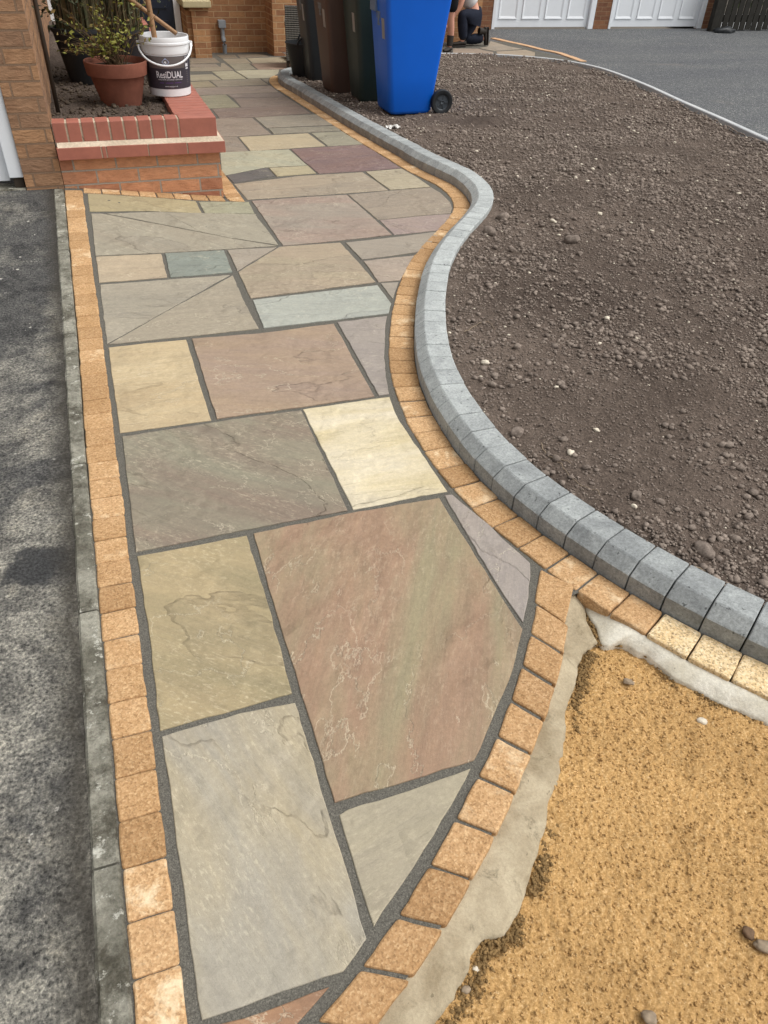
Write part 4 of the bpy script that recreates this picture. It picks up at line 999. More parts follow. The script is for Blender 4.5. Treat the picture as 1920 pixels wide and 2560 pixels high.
def haunch_mesh(name, A, B, z0, z1, mat, lab, bumpy=0.004):
    n = 150; A = par(np.array(A), 600); B = par(np.array(B), n)
    near = np.array([np.argmin(np.hypot(*(A-b).T)) for b in B]).astype(float)      # square to the sett edge
    near = np.maximum.accumulate(near); near[0] = 0
    near = np.convolve(np.r_[[near[0]]*14, near, [near[-1]]*14], np.ones(29)/29, 'valid')
    A = A[np.clip(near, 0, 599).astype(int)]
    cols = 14
    V = []
    for k in range(n):
        wob = 0.012*float(vnoise(np.array(k*0.16), np.array(3.), 8)) + 0.005*float(vnoise(np.array(k*0.6), np.array(5.), 8))
        a = A[k]; b = B[k]; d = (b-a); L = np.linalg.norm(d)+1e-6
        b = b + d/L*wob
        for c in range(cols):
            t = c/(cols-2) if c < cols-1 else 1.0
            p = a+(b-a)*min(t, 1)
            z = z0+(z1-z0)*(0.35*t+0.65*t*t)+bumpy*float(fbm(np.array(p[0]), np.array(p[1]), 14, 4, 12))
            if c == cols-1: z = z1-0.035
            V.append((p[0], p[1], z))
    i = np.arange(n*cols).reshape(n, cols)
    F = np.stack([i[:-1, :-1], i[:-1, 1:], i[1:, 1:], i[1:, :-1]], -1).reshape(-1, 4)
    c = np.mean(np.array(V), 0)
    return tag(link(name, mesh_np(name, np.array(V)-c, F, True), mat, None, tuple(c)), lab, 'mortar')
srA = SRc[SRc[:, 1] < 1.15] + np.array([-0.012, 0.012])
haunch_mesh('mortar_haunch', srA, HA, -0.012, -0.036, M['haunch'], 'grey trowelled mortar bank between the curved setts and the sand')
ia = (INN+NOR*0.004)[cut+2:]
ia = ia[:int(np.argmin(np.hypot(ia[:, 0]-HB[-1][0]-0.05, ia[:, 1]-HB[-1][1]-0.06)))]
HB = HB + [(HB[-1][0]+0.10*k, HB[-1][1]-0.145*k) for k in (1, 2, 3, 4)]
ia = (INN+NOR*0.004)[cut+2:]
ia = ia[:int(np.argmin(np.hypot(ia[:, 0]-HB[-1][0]-0.05, ia[:, 1]-HB[-1][1]-0.06)))]
haunch_mesh('mortar_haunch', ia, HB, -0.010, -0.038, M['haunch_white'], 'white fresh mortar bank in front of the pale loose blocks', 0.005)
# crumbs of mortar and grit along the foot of the haunching
pts = []
for Ln, w in ((par(np.array(HA), 400), 0.018), (par(np.array(HB), 400), 0.03)):
    for a, b in Ln:
        if b > 1.1: continue
        for _ in range(16):
            dx, dy = rng.normal(0.010, w*0.55), rng.normal(-0.010, w*0.55)
            pts.append((a+dx*0.8+0.004, b+dy, -0.046))
pts = np.array(pts)
keep = fbm(pts[:, 0], pts[:, 1], 16, 2, 91) > -0.12
pts = pts[keep]
M['crumb'] = mat_plain('damp_mortar_crumbs', lin((126, 102, 68)), 1.0, 0.1, 0.5, 90, 0.002)
tag(scatter('mortar_crumbs', pts, np.clip(rng.gamma(1.6, 0.0009, len(pts)), 0.0007, 0.0042), M['crumb'], 0.8, 0.2, 0.3), 'dark damp crumbs along the foot of the mortar banks', 'crumbs', None, 'stuff')
PL = [('white rounded pebble at the edge of the sand', 0.0065, 'stone'), ('tan rounded pebble just below the white one', 0.0075, 'flint'), ('brown and grey pebble on the sand at the right', 0.012, 'pebble_dark'), ('larger grey stone cut by the right edge of the picture', 0.014, 'flint'), ('beige pebble in the upper corner of the sand', 0.011, 'flint'), ('small white flake of stone where sand meets white mortar', 0.009, 'stone'), ('reddish brown flake at the bottom of the sand', 0.012, 'flint')]
for (x, y), (lb, rr, mt) in zip(PEB, PL):
    lump('pebble', (x, y, -0.047+rr*0.25), rr, M[mt], lb, 'pebble', None, 0.6, 3, 0.4, random.uniform(0, 6))

# ------------------------------------------------------------------ buildings
def wall(name, boxes, mat, parent, bev=0.0):
    """boxes in world metres, UVs in metres for the brick bond; one mesh"""
    bm = bmesh.new()
    for b in boxes: bx(bm, *b)
    bmesh.ops.recalc_face_normals(bm, faces=bm.faces)
    uv = bm.loops.layers.uv.new('UVMap')
    for f in bm.faces:
        n = f.normal
        for l in f.loops:
            c = l.vert.co
            if abs(n.z) > 0.7: l[uv].uv = (c.x, c.y)
            elif abs(n.x) > 0.7: l[uv].uv = (c.y+0.06, c.z)
            else: l[uv].uv = (c.x, c.z)
    o = bm_obj(name, bm, mat)
    if parent is not None:
        o.parent = parent; o.matrix_parent_inverse = Matrix.Translation(-Vector(parent.location))
    return o
def put(o, parent):
    o.parent = parent; o.matrix_parent_inverse = Matrix.Translation(-Vector(parent.location))
    return o
def boxes_obj(name, boxes, mat, parent, bev=0.0):
    bm = bmesh.new()
    for b in boxes: bx(bm, *b, bev=bev)
    return put(bm_obj(name, bm, mat), parent)

# near left: brick pillar and white garage frame
ag = empty('attached_garage', (-0.3, 4.64, 0.11), 'buff brick pillar with the foot of a white garage door frame at the left edge', 'garage')
wall('wall', [(-0.405, -0.212, 4.636, 7.2, 0.02, 2.5), (-0.46, -0.27, 7.2, 12.6, -0.42, 2.5), (-2.75, -0.405, 4.636, 4.80, 2.15, 2.5), (-3.0, -2.75, 4.636, 4.9, 0.02, 2.5)], M['brick_pillar'], ag)
fo = boxes_obj('door_frame', [(-0.478, -0.4065, 4.652, 4.75, 0.165, 2.148), (-2.7, -2.62, 4.652, 4.75, 0.165, 2.148), (-2.62, -0.478, 4.652, 4.75, 2.07, 2.148)], M['white'], ag, 0.004)
boxes_obj('rotten_frame_foot', [(-0.462, -0.412, 4.66, 4.74, 0.112, 0.163)], M['cane'], ag, 0.003)
gd = boxes_obj('garage_door', [(-2.618, -0.480, 4.69, 4.73, 0.142, 2.068)], M['white'], ag, 0.003)
boxes_obj('sill', [(-2.7, -0.4065, 4.64, 4.9, 0.02, 0.112)], M['edging'], ag, 0.006)

# brick planter with red coping
pl = empty('brick_planter', (0.2, 4.64, 0.0), 'low rustic brick planter wall with smooth red brick coping beside the path', 'planter wall')
ZT = 0.253
wall('wall', [(-0.209, 0.658, 4.636, 4.735, -0.10, ZT), (0.555, 0.658, 4.735, 8.95, -0.34, ZT)], M['brick_planter'], pl)
bm = bmesh.new()
for x0, x1 in ((-0.207, 0.0165), (0.0225, 0.042), (0.0485, 0.263), (0.270, 0.475), (0.482, 0.690)):
    bx(bm, x0, x1, 4.598, 4.70, ZT+0.001, ZT+0.061, 0.0025, 0.0008)
y = 4.702
while y < 8.9:
    bx(bm, 0.585, 0.690, y+0.005, y+0.215, ZT+0.001, ZT+0.061, 0.0025, 0.0008); y += 0.2235
put(bm_obj('tile_course', bm, M['coping']), pl)
bm = bmesh.new()
x = -0.204
for k in range(9):
    bx(bm, x, x+0.0635, 4.634+random.uniform(-.001, .001), 4.737, 0.331, 0.4295+random.uniform(-.0008, .0008), 0.0035, 0.001); x += 0.0731
bx(bm, x, 0.656, 4.634, 4.737, 0.331, 0.430, 0.0035, 0.001)
y = 4.742
while y < 8.9:
    bx(bm, 0.440, 0.655+random.uniform(-.0015, .0015), y, y+0.0635, 0.331, 0.4295+random.uniform(-.0008, .0008), 0.0035, 0.001); y += 0.0722
put(bm_obj('coping', bm, M['coping']), pl)
bm = bmesh.new()
bx(bm, -0.2075, 0.650, 4.640, 4.733, 0.316, 0.425)
bx(bm, 0.446, 0.650, 4.734, 8.92, 0.318, 0.425)
bx(bm, -0.206, 0.684, 4.603, 4.695, 0.256, 0.3115)
bx(bm, 0.590, 0.684, 4.70, 8.92, 0.256, 0.3115)
# sloping fillet of pale mortar on top of the projecting course
v = [bm.verts.new(p) for p in ((-0.200, 4.600, 0.3125), (0.688, 4.600, 0.3125), (0.688, 4.640, 0.3125), (-0.200, 4.640, 0.3125), (-0.200, 4.633, 0.334), (0.658, 4.633, 0.334))]
bm.faces.new((v[0], v[1], v[5], v[4])); bm.faces.new((v[0], v[4], v[3])); bm.faces.new((v[1], v[2], v[5])); bm.faces.new((v[3], v[4], v[5], v[2]))
v = [bm.verts.new(p) for p in ((0.688, 4.60, 0.3125), (0.688, 8.9, 0.3125), (0.657, 4.633, 0.334), (0.657, 8.9, 0.334))]
bm.faces.new((v[0], v[1], v[3], v[2]))
put(bm_obj('pointing', bm, M['coping_mortar']), pl)
# soil in the planter
def pz(x, y): return 0.392 + 0.03*float(fbm(np.array(x), np.array(y), 3.5, 3, 50)) + 0.02*float(fbm(np.array(x), np.array(y), 16, 3, 51))
ps = sheet('soil_bed', np.arange(-0.215, 0.455, 0.012), np.r_[np.arange(4.725, 6.6, 0.014), np.arange(6.6, 9.0, 0.05)], pz, M['soil_planter'])
tag(ps, 'dark lumpy soil filling the brick planter', 'soil', None, 'structure')
n = 1500
px_, py_ = rng.uniform(-0.2, 0.43, n), rng.uniform(4.75, 6.6, n)
P3 = np.stack([px_, py_, np.array([pz(a, b) for a, b in zip(px_, py_)])], 1)
M['clod_dark'] = mat_plain('planter_crumbs', lin((84, 74, 64)), 1.0, 0.1, 0.4, 60, 0.002)
tag(scatter('soil_crumbs', P3, 0.003+0.013*rng.power(0.5, n)**2, M['clod_dark'], 0.8, 0.3, 0.3), 'dark soil crumbs inside the brick planter', 'soil', None, 'stuff')

# the house behind the path
hs = empty('brick_house', (2.0, 12.6, -0.395), 'buff brick house front with navy door and stone capped brick pier', 'house')
wall('wall', [(1.44, 2.632, 12.6, 12.85, -0.45, 2.6), (-0.46, 1.44, 12.6, 12.85, 1.75, 2.6), (2.632, 3.15, 12.10, 12.85, -0.45, 2.6), (3.15, 6.43, 13.36, 13.6, -0.45, 2.6), (2.9, 3.15, 12.85, 13.6, -0.45, 2.6), (6.2, 6.43, 13.6, 14.87, -0.45, 2.6)], M['brick_house'], hs)
pr = wall('pier', [(1.512, 1.735, 12.0, 12.597, -0.45, 0.165), (1.45, 1.512, 12.06, 12.597, -0.45, 0.165), (1.49, 1.745, 11.99, 12.597, 0.166, 0.20)], M['brick_house'], hs)
cap = boxes_obj('pier_cap', [(1.405, 1.775, 11.93, 12.597, 0.207, 0.285)], M['stone_cap'], pr, 0.012)
cap.matrix_parent_inverse = Matrix.Identity(4); cap.parent = pr; cap.location = (0, 0, 0)
df = boxes_obj('door_frame', [(1.352, 1.435, 12.58, 12.66, -0.20, 1.75), (0.33, 0.40, 12.58, 12.66, -0.20, 1.75), (-0.268, -0.20, 12.58, 12.66, -0.20, 1.75), (-0.20, 1.352, 12.58, 12.66, 1.67, 1.75), (-0.27, 1.44, 12.56, 12.7, -0.27, -0.201)], M['white'], hs, 0.004)
bm = bmesh.new()
bx(bm, 0.402, 1.350, 12.60, 12.645, -0.199, 1.668, 0.003)
for x0, x1 in ((0.50, 0.84), (0.905, 1.265)):
    for z0, z1 in ((-0.14, -0.005), (0.13, 0.75), (0.9, 1.5)):
        bx(bm, x0, x1, 12.586, 12.60, z0, z1, 0.006)
dd = put(bm_obj('door', bm, M['navy']), hs)
boxes_obj('side_window', [(-0.199, 0.329, 12.61, 12.63, -0.199, 1.668)], M['navy'], hs)
boxes_obj('door_step', [(-0.3, 1.44, 12.2, 12.6, -0.45, -0.272)], M['stone_cap'], hs, 0.01)
# grey meter pipe on the back wall
mp = empty('wall_pipe', (1.99, 12.57, -0.395), 'grey plastic box and bent pipe low on the back wall', 'pipe')
boxes_obj('pipe_box', [(1.938, 2.042, 12.50, 12.598, -0.088, 0.004)], M['grey_plastic'], mp, 0.008)
bm = bmesh.new()
tube(bm, [(1.990, 12.55, -0.085), (1.990, 12.55, -0.17), (1.992, 12.545, -0.20), (1.998, 12.52, -0.25), (2.0, 12.515, -0.29), (2.0, 12.53, -0.34), (2.0, 12.54, -0.397)], 0.031, 14)
put(bm_obj('pipe', bm, M['grey_plastic'], smooth=True, auto=40), mp)

# double garage
dg = empty('double_garage', (9.8, 14.9, -0.395), 'brown brick double garage with two white panelled doors', 'garage')
wall('wall', [(6.43, 7.382, 14.87, 15.1, -0.5, 2.5), (9.585, 9.925, 14.87, 15.1, -0.5, 2.5), (12.165, 12.42, 14.87, 15.1, -0.5, 2.5), (6.43, 12.42, 14.87, 15.1, 1.8, 2.5), ], M['brick_dark'], dg)
def panelled(x0, x1, y, z0, z1):
    """up-and-over door: four tall raised panels in two rows"""
    bm = bmesh.new()
    bx(bm, x0, x1, y, y+0.04, z0, z1, 0.003)
    w = (x1-x0)
    for k in range(4):
        cx_ = x0 + w*(0.5+k)/4*0.97+w*0.015
        for za, zb in ((z0+0.125, z0+1.0), (z0+1.12, z1-0.12)):
            def ring(hx, a, b, yy): return [bm.verts.new(p) for p in ((cx_-hx, yy, a), (cx_+hx, yy, a), (cx_+hx, yy, b), (cx_-hx, yy, b))]
            # a proud moulded lip, then the face falls back and rises again
            r = [ring(0.195, za, zb, y-0.0005), ring(0.190, za+0.005, zb-0.005, y-0.014), ring(0.180, za+0.014, zb-0.014, y-0.014), ring(0.150, za+0.050, zb-0.050, y+0.004-0.006)]
            for a, b in zip(r, r[1:]):
                for q in range(4): bm.faces.new((a[q], a[(q+1) % 4], b[(q+1) % 4], b[q]))
            bm.faces.new(r[-1])
    return bm
for k, (a, b, c, d) in enumerate(((7.45, 9.46, 7.384, 9.583), (9.985, 12.05, 9.927, 12.163))):
    g = put(bm_obj('garage_door', panelled(a, b, 14.92, -0.375, 1.72), M['white']), dg)
    bm = bmesh.new()
    for q in ((c, a-0.004, 14.86, 14.98, -0.403, 1.797), (b+0.004, b+0.075, 14.86, 14.98, -0.403, 1.797), (a-0.003, b+0.003, 14.86, 14.98, 1.725, 1.797)): bx(bm, *q, bev=0.004)
    if d-(b+0.075) > 0.02: bx(bm, b+0.077, d-0.002, 14.872, 14.98, -0.403, 1.797)
    put(bm_obj('door_frame', bm, M['white']), dg)

# dark fence
fe = empty('picket_fence', (13.6, 14.5, -0.395), 'dark stained vertical board fence with gaps beside the garage', 'fence')
boxes_obj('post', [(12.06, 12.20, 14.45, 14.57, -0.42, 1.0)], M['fence'], fe, 0.005)
bm = bmesh.new()
x = 12.205
while x < 18.5:
    w = 0.128+random.uniform(-.006, .006)
    bx(bm, x, x+w, 14.50+random.uniform(-.003, .003), 14.52, -0.385+random.uniform(-.012, .012), 0.95+random.uniform(-.02, .02), 0.002); x += 0.148
put(bm_obj('boards', bm, M['fence']), fe)
for za, zb in ((-0.255, -0.13), (0.55, 0.66)):
    boxes_obj('rail', [(12.20, 18.5, 14.521, 14.56, za, zb)], M['fence'], fe, 0.003)
tag(sheet('garden_path', np.linspace(12.5, 22, 6), np.linspace(14.58, 17.2, 4), lambda x, y: -0.40, M['pale_edging']), 'pale paving behind the dark fence', 'path', None, 'structure')
bm = bmesh.new()
bmesh.ops.create_icosphere(bm, subdivisions=3, radius=1.0)
for w in bm.verts:
    d = w.co.normalized(); k = 1+0.5*float(fbm(np.array(d.x*2+3), np.array(d.y*2+d.z), 1.5, 3, 15))
    w.co = Vector((d.x*0.27*k, d.y*0.12*k, max(d.z*0.085*k, -0.02)))
tag(bm_obj('refuse_bag', bm, M['black_plastic'], None, (12.30, 14.30, -0.388), True), 'flat black bag lying at the foot of the dark fence post', 'bag')
# hedge behind the fence
hd = empty('hedge', (15, 18.5, -0.4), 'green hedge seen through the gaps of the dark fence', 'hedge')
def leaf_cloud(n, pos, size, aspect=0.5, tilt=1.0):
    """n rhombic leaves: pos (n,3)"""
    a = rng.normal(size=(n, 3)); a[:, 2] *= tilt; a /= np.linalg.norm(a, axis=1)[:, None]
    b = rng.normal(size=(n, 3)); b -= (b*a).sum(1)[:, None]*a; b /= np.linalg.norm(b, axis=1)[:, None]
    c = np.cross(a, b)
    s = np.asarray(size)*rng.uniform(0.7, 1.3, n)
    s = s[:, None]
    fold = c*s*0.12
    V = np.stack([pos-a*s*0.5, pos+b*s*aspect*0.5+fold, pos+a*s*0.5, pos-b*s*aspect*0.5+fold], 1).reshape(-1, 3)
    F = np.arange(4*n).reshape(n, 4)
    return V, F
n = 5000
pos = np.stack([rng.uniform(11.5, 20, n), 18.5+rng.normal(0, 0.35, n), rng.uniform(-0.4, 1.3, n)], 1)
V, F = leaf_cloud(n, pos, 0.12)
put(link('foliage', mesh_np('foliage', V, F), M['hedge']), hd)
boxes_obj('stem', [(11.6+k*0.8, 11.63+k*0.8, 18.48, 18.52, -0.56, 1.0) for k in range(11)], M['stem'], hd)

# ------------------------------------------------------------------ bucket with its printed label
bc = (0.492, 5.305, 0.4305)
bu = empty('bucket', bc, 'white jointing compound bucket with dark printed label standing on the red coping', 'bucket')
def brad(z): return 0.122+(0.139-0.122)*z/0.30
bm = bmesh.new()
pr_ = [(0.0, 0.0), (0.116, 0.0), (0.122, 0.004), (brad(0.22), 0.22), (brad(0.222)+0.004, 0.223), (brad(0.222)+0.006, 0.236), (brad(0.24)+0.0045, 0.268), (0.1455, 0.270), (0.1455, 0.279), (0.142, 0.281), (0.143, 0.302), (0.1405, 0.308), (0.137, 0.306), (0.135, 0.25), (0.118, 0.006), (0.0, 0.006)]
lathe(bm, pr_, 64)
bmesh.ops.remove_doubles(bm, verts=bm.verts, dist=1e-5)
bm_obj('tub', bm, M['white_plastic'], bu, smooth=True, auto=35)
FA = math.atan2(-5.305, -0.492) + 0.03       # towards the path and the viewer
def wrap(u, z, extra): 
    r = brad(z)+extra
    a = FA+u/brad(0.12)
    return (r*math.cos(a), r*math.sin(a), z)
def wrap_mesh(name, bm, mat, parent, extra):
    for w in bm.verts: w.co = Vector(wrap(w.co.x, w.co.y, extra))
    return bm_obj(name, bm, mat, parent)
def wrap_rect(bm, u0, u1, z0, z1, nu=24):
    nu = max(2, nu); rows = []
    for z in np.linspace(z0, z1, 5): rows.append([bm.verts.new((u, z, 0)) for u in np.linspace(u0, u1, nu)])
    for a, b in zip(rows, rows[1:]):
        for q in range(nu-1): bm.faces.new((a[q], a[q+1], b[q+1], b[q]))
M['label_dark'] = mat_plain('label_charcoal', lin((62, 58, 66)), 0.4, 0.4, 0.12, 20)
M['label_taupe'] = mat_plain('label_taupe', lin((104, 96, 94)), 0.4, 0.4, 0.06, 20)
M['label_purple'] = mat_plain('label_purple', lin((96, 66, 128)), 0.4, 0.4, 0.05, 20)
M['label_ink'] = mat_plain('label_white_ink', lin((222, 222, 226)), 0.45, 0.4, 0.02, 20)
M['label_blue'] = mat_plain('label_pale_blue', lin((170, 182, 214)), 0.45, 0.4, 0.15, 60)
bm = bmesh.new(); wrap_rect(bm, -0.30, 0.30, 0.044, 0.214, 70)
lb_ = wrap_mesh('label', bm, M['label_dark'], bu, 0.0008)
bm = bmesh.new(); wrap_rect(bm, -0.12, 0.105, 0.152, 0.213, 30)
wrap_mesh('label_upper_band', bm, M['label_taupe'], lb_, 0.0012)
bm = bmesh.new(); wrap_rect(bm, 0.112, 0.138, 0.155, 0.209, 6); wrap_rect(bm, 0.114, 0.1365, 0.143, 0.150, 6)
wrap_mesh('label_side_panel', bm, M['label_ink'], lb_, 0.0013)
bm = bmesh.new(); wrap_rect(bm, 0.1145, 0.1355, 0.172, 0.2065, 6)
wrap_mesh('label_side_picture', bm, M['label_dark'], lb_, 0.0017)
bm = bmesh.new()
for k in range(6): wrap_rect(bm, 0.116, 0.134, 0.128-k*0.011, 0.1302-k*0.011, 4)
wrap_mesh('label_side_text', bm, M['label_taupe'], lb_, 0.0014)
bm = bmesh.new()
for sx, sy, w in ((-0.012, 0.186, 0.0215),):
    q = [bm.verts.new(p) for p in ((sx-w, sy, 0), (sx, sy-w, 0), (sx+w, sy, 0), (sx, sy+w, 0))]; bm.faces.new(q)
wrap_mesh('label_diamond', bm, M['label_blue'], lb_, 0.0019)
bm = bmesh.new()
q = [bm.verts.new(p) for p in ((-0.022, 0.186, 0), (-0.012, 0.192, 0), (-0.006, 0.180, 0), (-0.014, 0.178, 0))]; bm.faces.new(q)
wrap_mesh('label_diamond_facet', bm, M['label_ink'], lb_, 0.0023)
bm = bmesh.new()
for u0, u1 in ((-0.062, -0.036), (-0.026, 0.018), (0.028, 0.070)): wrap_rect(bm, u0, u1, 0.0755, 0.0785, 8)
wrap_mesh('label_stripes', bm, M['label_purple'], lb_, 0.0016)
def text_bm(txt, width, height, cx_, cz_, bold=0.0):
    cu = bpy.data.curves.new('lettering', 'FONT'); cu.body = txt; cu.size = 1.0; cu.offset = bold; cu.resolution_u = 3
    ob = bpy.data.objects.new('lettering', cu); COL.objects.link(ob)
    me = ob.to_mesh()
    bm = bmesh.new(); bm.from_mesh(me); ob.to_mesh_clear()
    bpy.data.objects.remove(ob); bpy.data.curves.remove(cu)
    xs = [w.co.x for w in bm.verts]; ys2 = [w.co.y for w in bm.verts]
    for w in bm.verts:
        w.co = Vector(((w.co.x-min(xs))/(max(xs)-min(xs))*width-width/2+cx_, (w.co.y-min(ys2))/(max(ys2)-min(ys2))*height-height/2+cz_, 0))
    return bm
for nm, txt, w, h, cx_, cz_, bo in (('label_title', 'ResiDUAL', 0.158, 0.036, 0.004, 0.120, 0.015), ('label_subtitle', 'DUAL RESIN JOINTING COMPOUND', 0.150, 0.0085, 0.006, 0.0935, 0.0), ('label_address', 'www.resiply.co.uk', 0.078, 0.009, 0.006, 0.058, 0.0)):
    wrap_mesh(nm, text_bm(txt, w, h, cx_, cz_, bo), M['label_ink'], lb_, 0.0021)
bm = bmesh.new()
pa = math.atan2(-5.305, -0.492)
hx = Vector((-math.sin(pa), math.cos(pa), 0)); fx = Vector((math.cos(pa), math.sin(pa), 0))
pts = []
for k in range(25):
    a = math.pi*k/24
    pts.append(hx*(-math.cos(a))*0.152 + fx*(0.012+0.148*math.sin(a)**0.8) + Vector((0, 0, 0.262-0.092*math.sin(a))))
tube(bm, pts, 0.0058, 10)
for s_ in (-1, 1):
    lathe(bm, [(0.0, -0.012), (0.012, -0.012), (0.012, 0.014), (0, 0.014)], 12, tuple(hx*s_*0.150+Vector((0, 0, 0.262))))
bm_obj('handle', bm, M['white_plastic'], bu, smooth=True, auto=40)

for lab, a, b, r in (('upright wooden tool handle standing in the white bucket', (0.455, 5.33, 0.44), (0.395, 5.37, 1.75), 0.015), ('slanted wooden stick resting on the rim of the white bucket', (0.575, 5.36, 0.735), (0.10, 5.56, 1.06), 0.0125)):
    bm = bmesh.new(); a = Vector(a); b = Vector(b)
    tube(bm, [Vector((0, 0, 0)), (b-a)*0.33, (b-a)*0.66, b-a], [r, r*1.02, r, r*0.96], 12)
    tag(bm_obj('wooden_handle', bm, M['wood'], None, tuple(a), True, 50), lab, 'tool handle')

# ------------------------------------------------------------------ terracotta pot and its shrub
pc = (0.192, 5.23, 0.392)
pt = empty('terracotta_pot', pc, 'terracotta flower pot with thick rim standing on the planter soil', 'plant pot')
bm = bmesh.new()
lathe(bm, [(0.0, 0.0), (0.108, 0.0), (0.113, 0.003), (0.155, 0.160), (0.170, 0.162), (0.1785, 0.225), (0.177, 0.231), (0.170, 0.232), (0.166, 0.228), (0.158, 0.196), (0.0, 0.196)], 56)
bmesh.ops.remove_doubles(bm, verts=bm.verts, dist=1e-5)
bm_obj('pot', bm, M['terracotta'], pt, smooth=True, auto=32)
bm = bmesh.new(); lathe(bm, [(0.159, 0.198), (0.10, 0.206), (0.0, 0.203)], 30); bm_obj('compost', bm, M['soil_planter'], pt)
sh = empty('shrub', (pc[0], pc[1], pc[2]+0.2), 'sparse twiggy shrub with small yellow green leaves growing in the terracotta pot', 'shrub')
bm = bmesh.new(); lv = []; ld = []
for k in range(84):
    a = random.uniform(0, 6.283); sp = random.uniform(0.05, 0.32); hgt = random.uniform(0.12, 0.46)
    c = random.random()
    if c < 0.45: a = random.uniform(2.6, 4.0); hgt *= 0.7
    p = Vector((random.uniform(-.05, .05), random.uniform(-.05, .05), 0.0)); d = Vector((math.cos(a)*sp, math.sin(a)*sp, hgt))
    pts = [p+d*t+Vector((random.uniform(-.012, .012), random.uniform(-.012, .012), -0.10*sp*t*t+0.02*math.sin(t*4))) for t in np.linspace(0, 1, 7)]
    tube(bm, pts, [0.0022*(1-0.65*t) for t in np.linspace(0, 1, 7)], 5)
    for t in (0.45, 0.6, 0.75, 0.9, 1.0):
        q = pts[int(t*6)]
        for _ in range(random.choice((0, 0, 1, 2, 3))):
            (lv if random.random() < 0.72 else ld).append(q+Vector((random.uniform(-.024, .024), random.uniform(-.024, .024), random.uniform(-.01, .02))))
bm_obj('branches', bm, M['stem'], sh)
for nm, L, mt in (('leaves', lv, 'leaf'), ('dry_leaves', ld, 'leaf_dry')):
    V, F = leaf_cloud(len(L), np.array([tuple(q) for q in L]), 0.026, 0.62, 0.6)
    link(nm, mesh_np(nm, V, F), M[mt], sh)

M['leaf_dark'] = mat_leaf('dark_leaf', (46, 54, 36), (84, 84, 52))
# dark pots and tall stems behind
for (cx_, cy_, rb, rt, h, lab, lg) in ((0.03, 5.96, 0.115, 0.165, 0.285, 'black plastic plant pot behind the terracotta pot at the left', 'tall clump of brown and green stems in the left black pot'), (0.30, 6.35, 0.14, 0.19, 0.235, 'slate black plant pot behind the white bucket', 'tall dry stems in the slate black pot')):
    p = empty('plant_pot', (cx_, cy_, 0.395), lab, 'plant pot')
    bm = bmesh.new()
    lathe(bm, [(0, 0), (rb, 0), (rt, h), (rt+0.008, h), (rt+0.008, h+0.022), (rt-0.004, h+0.022), (rt-0.012, h-0.03), (0, h-0.03)], 36)
    bmesh.ops.remove_doubles(bm, verts=bm.verts, dist=1e-5)
    bm_obj('pot', bm, M['black_plastic'], p, smooth=True, auto=35)
    g = empty('tall_grass', (cx_, cy_, 0.395+h-0.03), lg, 'plant')
    bmg = bmesh.new(); bms = bmesh.new()
    for k in range(330):
        a = random.uniform(0, 6.283); r0 = rt*0.8*math.sqrt(random.random()); L = random.uniform(0.35, 1.25)
        p0 = Vector((r0*math.cos(a), r0*math.sin(a), 0)); lean = random.uniform(0.02, 0.34)*L
        aa = a+random.uniform(-1.6, 1.6); lean *= random.uniform(0.6, 1.5)
        d = Vector((math.cos(aa)*lean, math.sin(aa)*lean, L))
        w = random.uniform(0.002, 0.0055)
        side = Vector((-math.sin(aa+random.uniform(-1, 1)), math.cos(aa), 0)).normalized()
        prev = None
        tgt = bmg if random.random() < 0.72 else bms
        for t in np.linspace(0, 1, 6):
            q = p0+Vector((d.x*t*t, d.y*t*t, d.z*(t-0.10*t*t)))
            ww = w*(1-t*0.8)
            cur = (tgt.verts.new(q-side*ww), tgt.verts.new(q+side*ww))
            if prev: tgt.faces.new((prev[0], prev[1], cur[1], cur[0]))
            prev = cur
    Lp = np.stack([rng.normal(0, rt*1.1, 620), rng.normal(0, rt*1.1, 620), rng.uniform(0.02, 0.85, 620)], 1)
    Lp[:, :2] *= (0.6+0.9*Lp[:, 2:3])
    V_, F_ = leaf_cloud(620, Lp, 0.045, 0.32, 0.7)
    link('leaves', mesh_np('leaves', V_, F_), M['leaf_dark'], g)
    bm_obj('blades', bmg, M['grass_blade'], g); bm_obj('dry_stems', bms, M['stem'], g)
bm = bmesh.new()
tube(bm, [(0, 0, 0), (0.004, 0.0, 0.45), (0.012, 0.01, 0.9), (0.016, 0.02, 1.6)], [0.012, 0.012, 0.011, 0.010], 10)
tag(bm_obj('garden_cane', bm, M['cane'], None, (-0.172, 5.05, 0.39), True), 'dark cane standing in the soil against the brick pillar', 'cane')

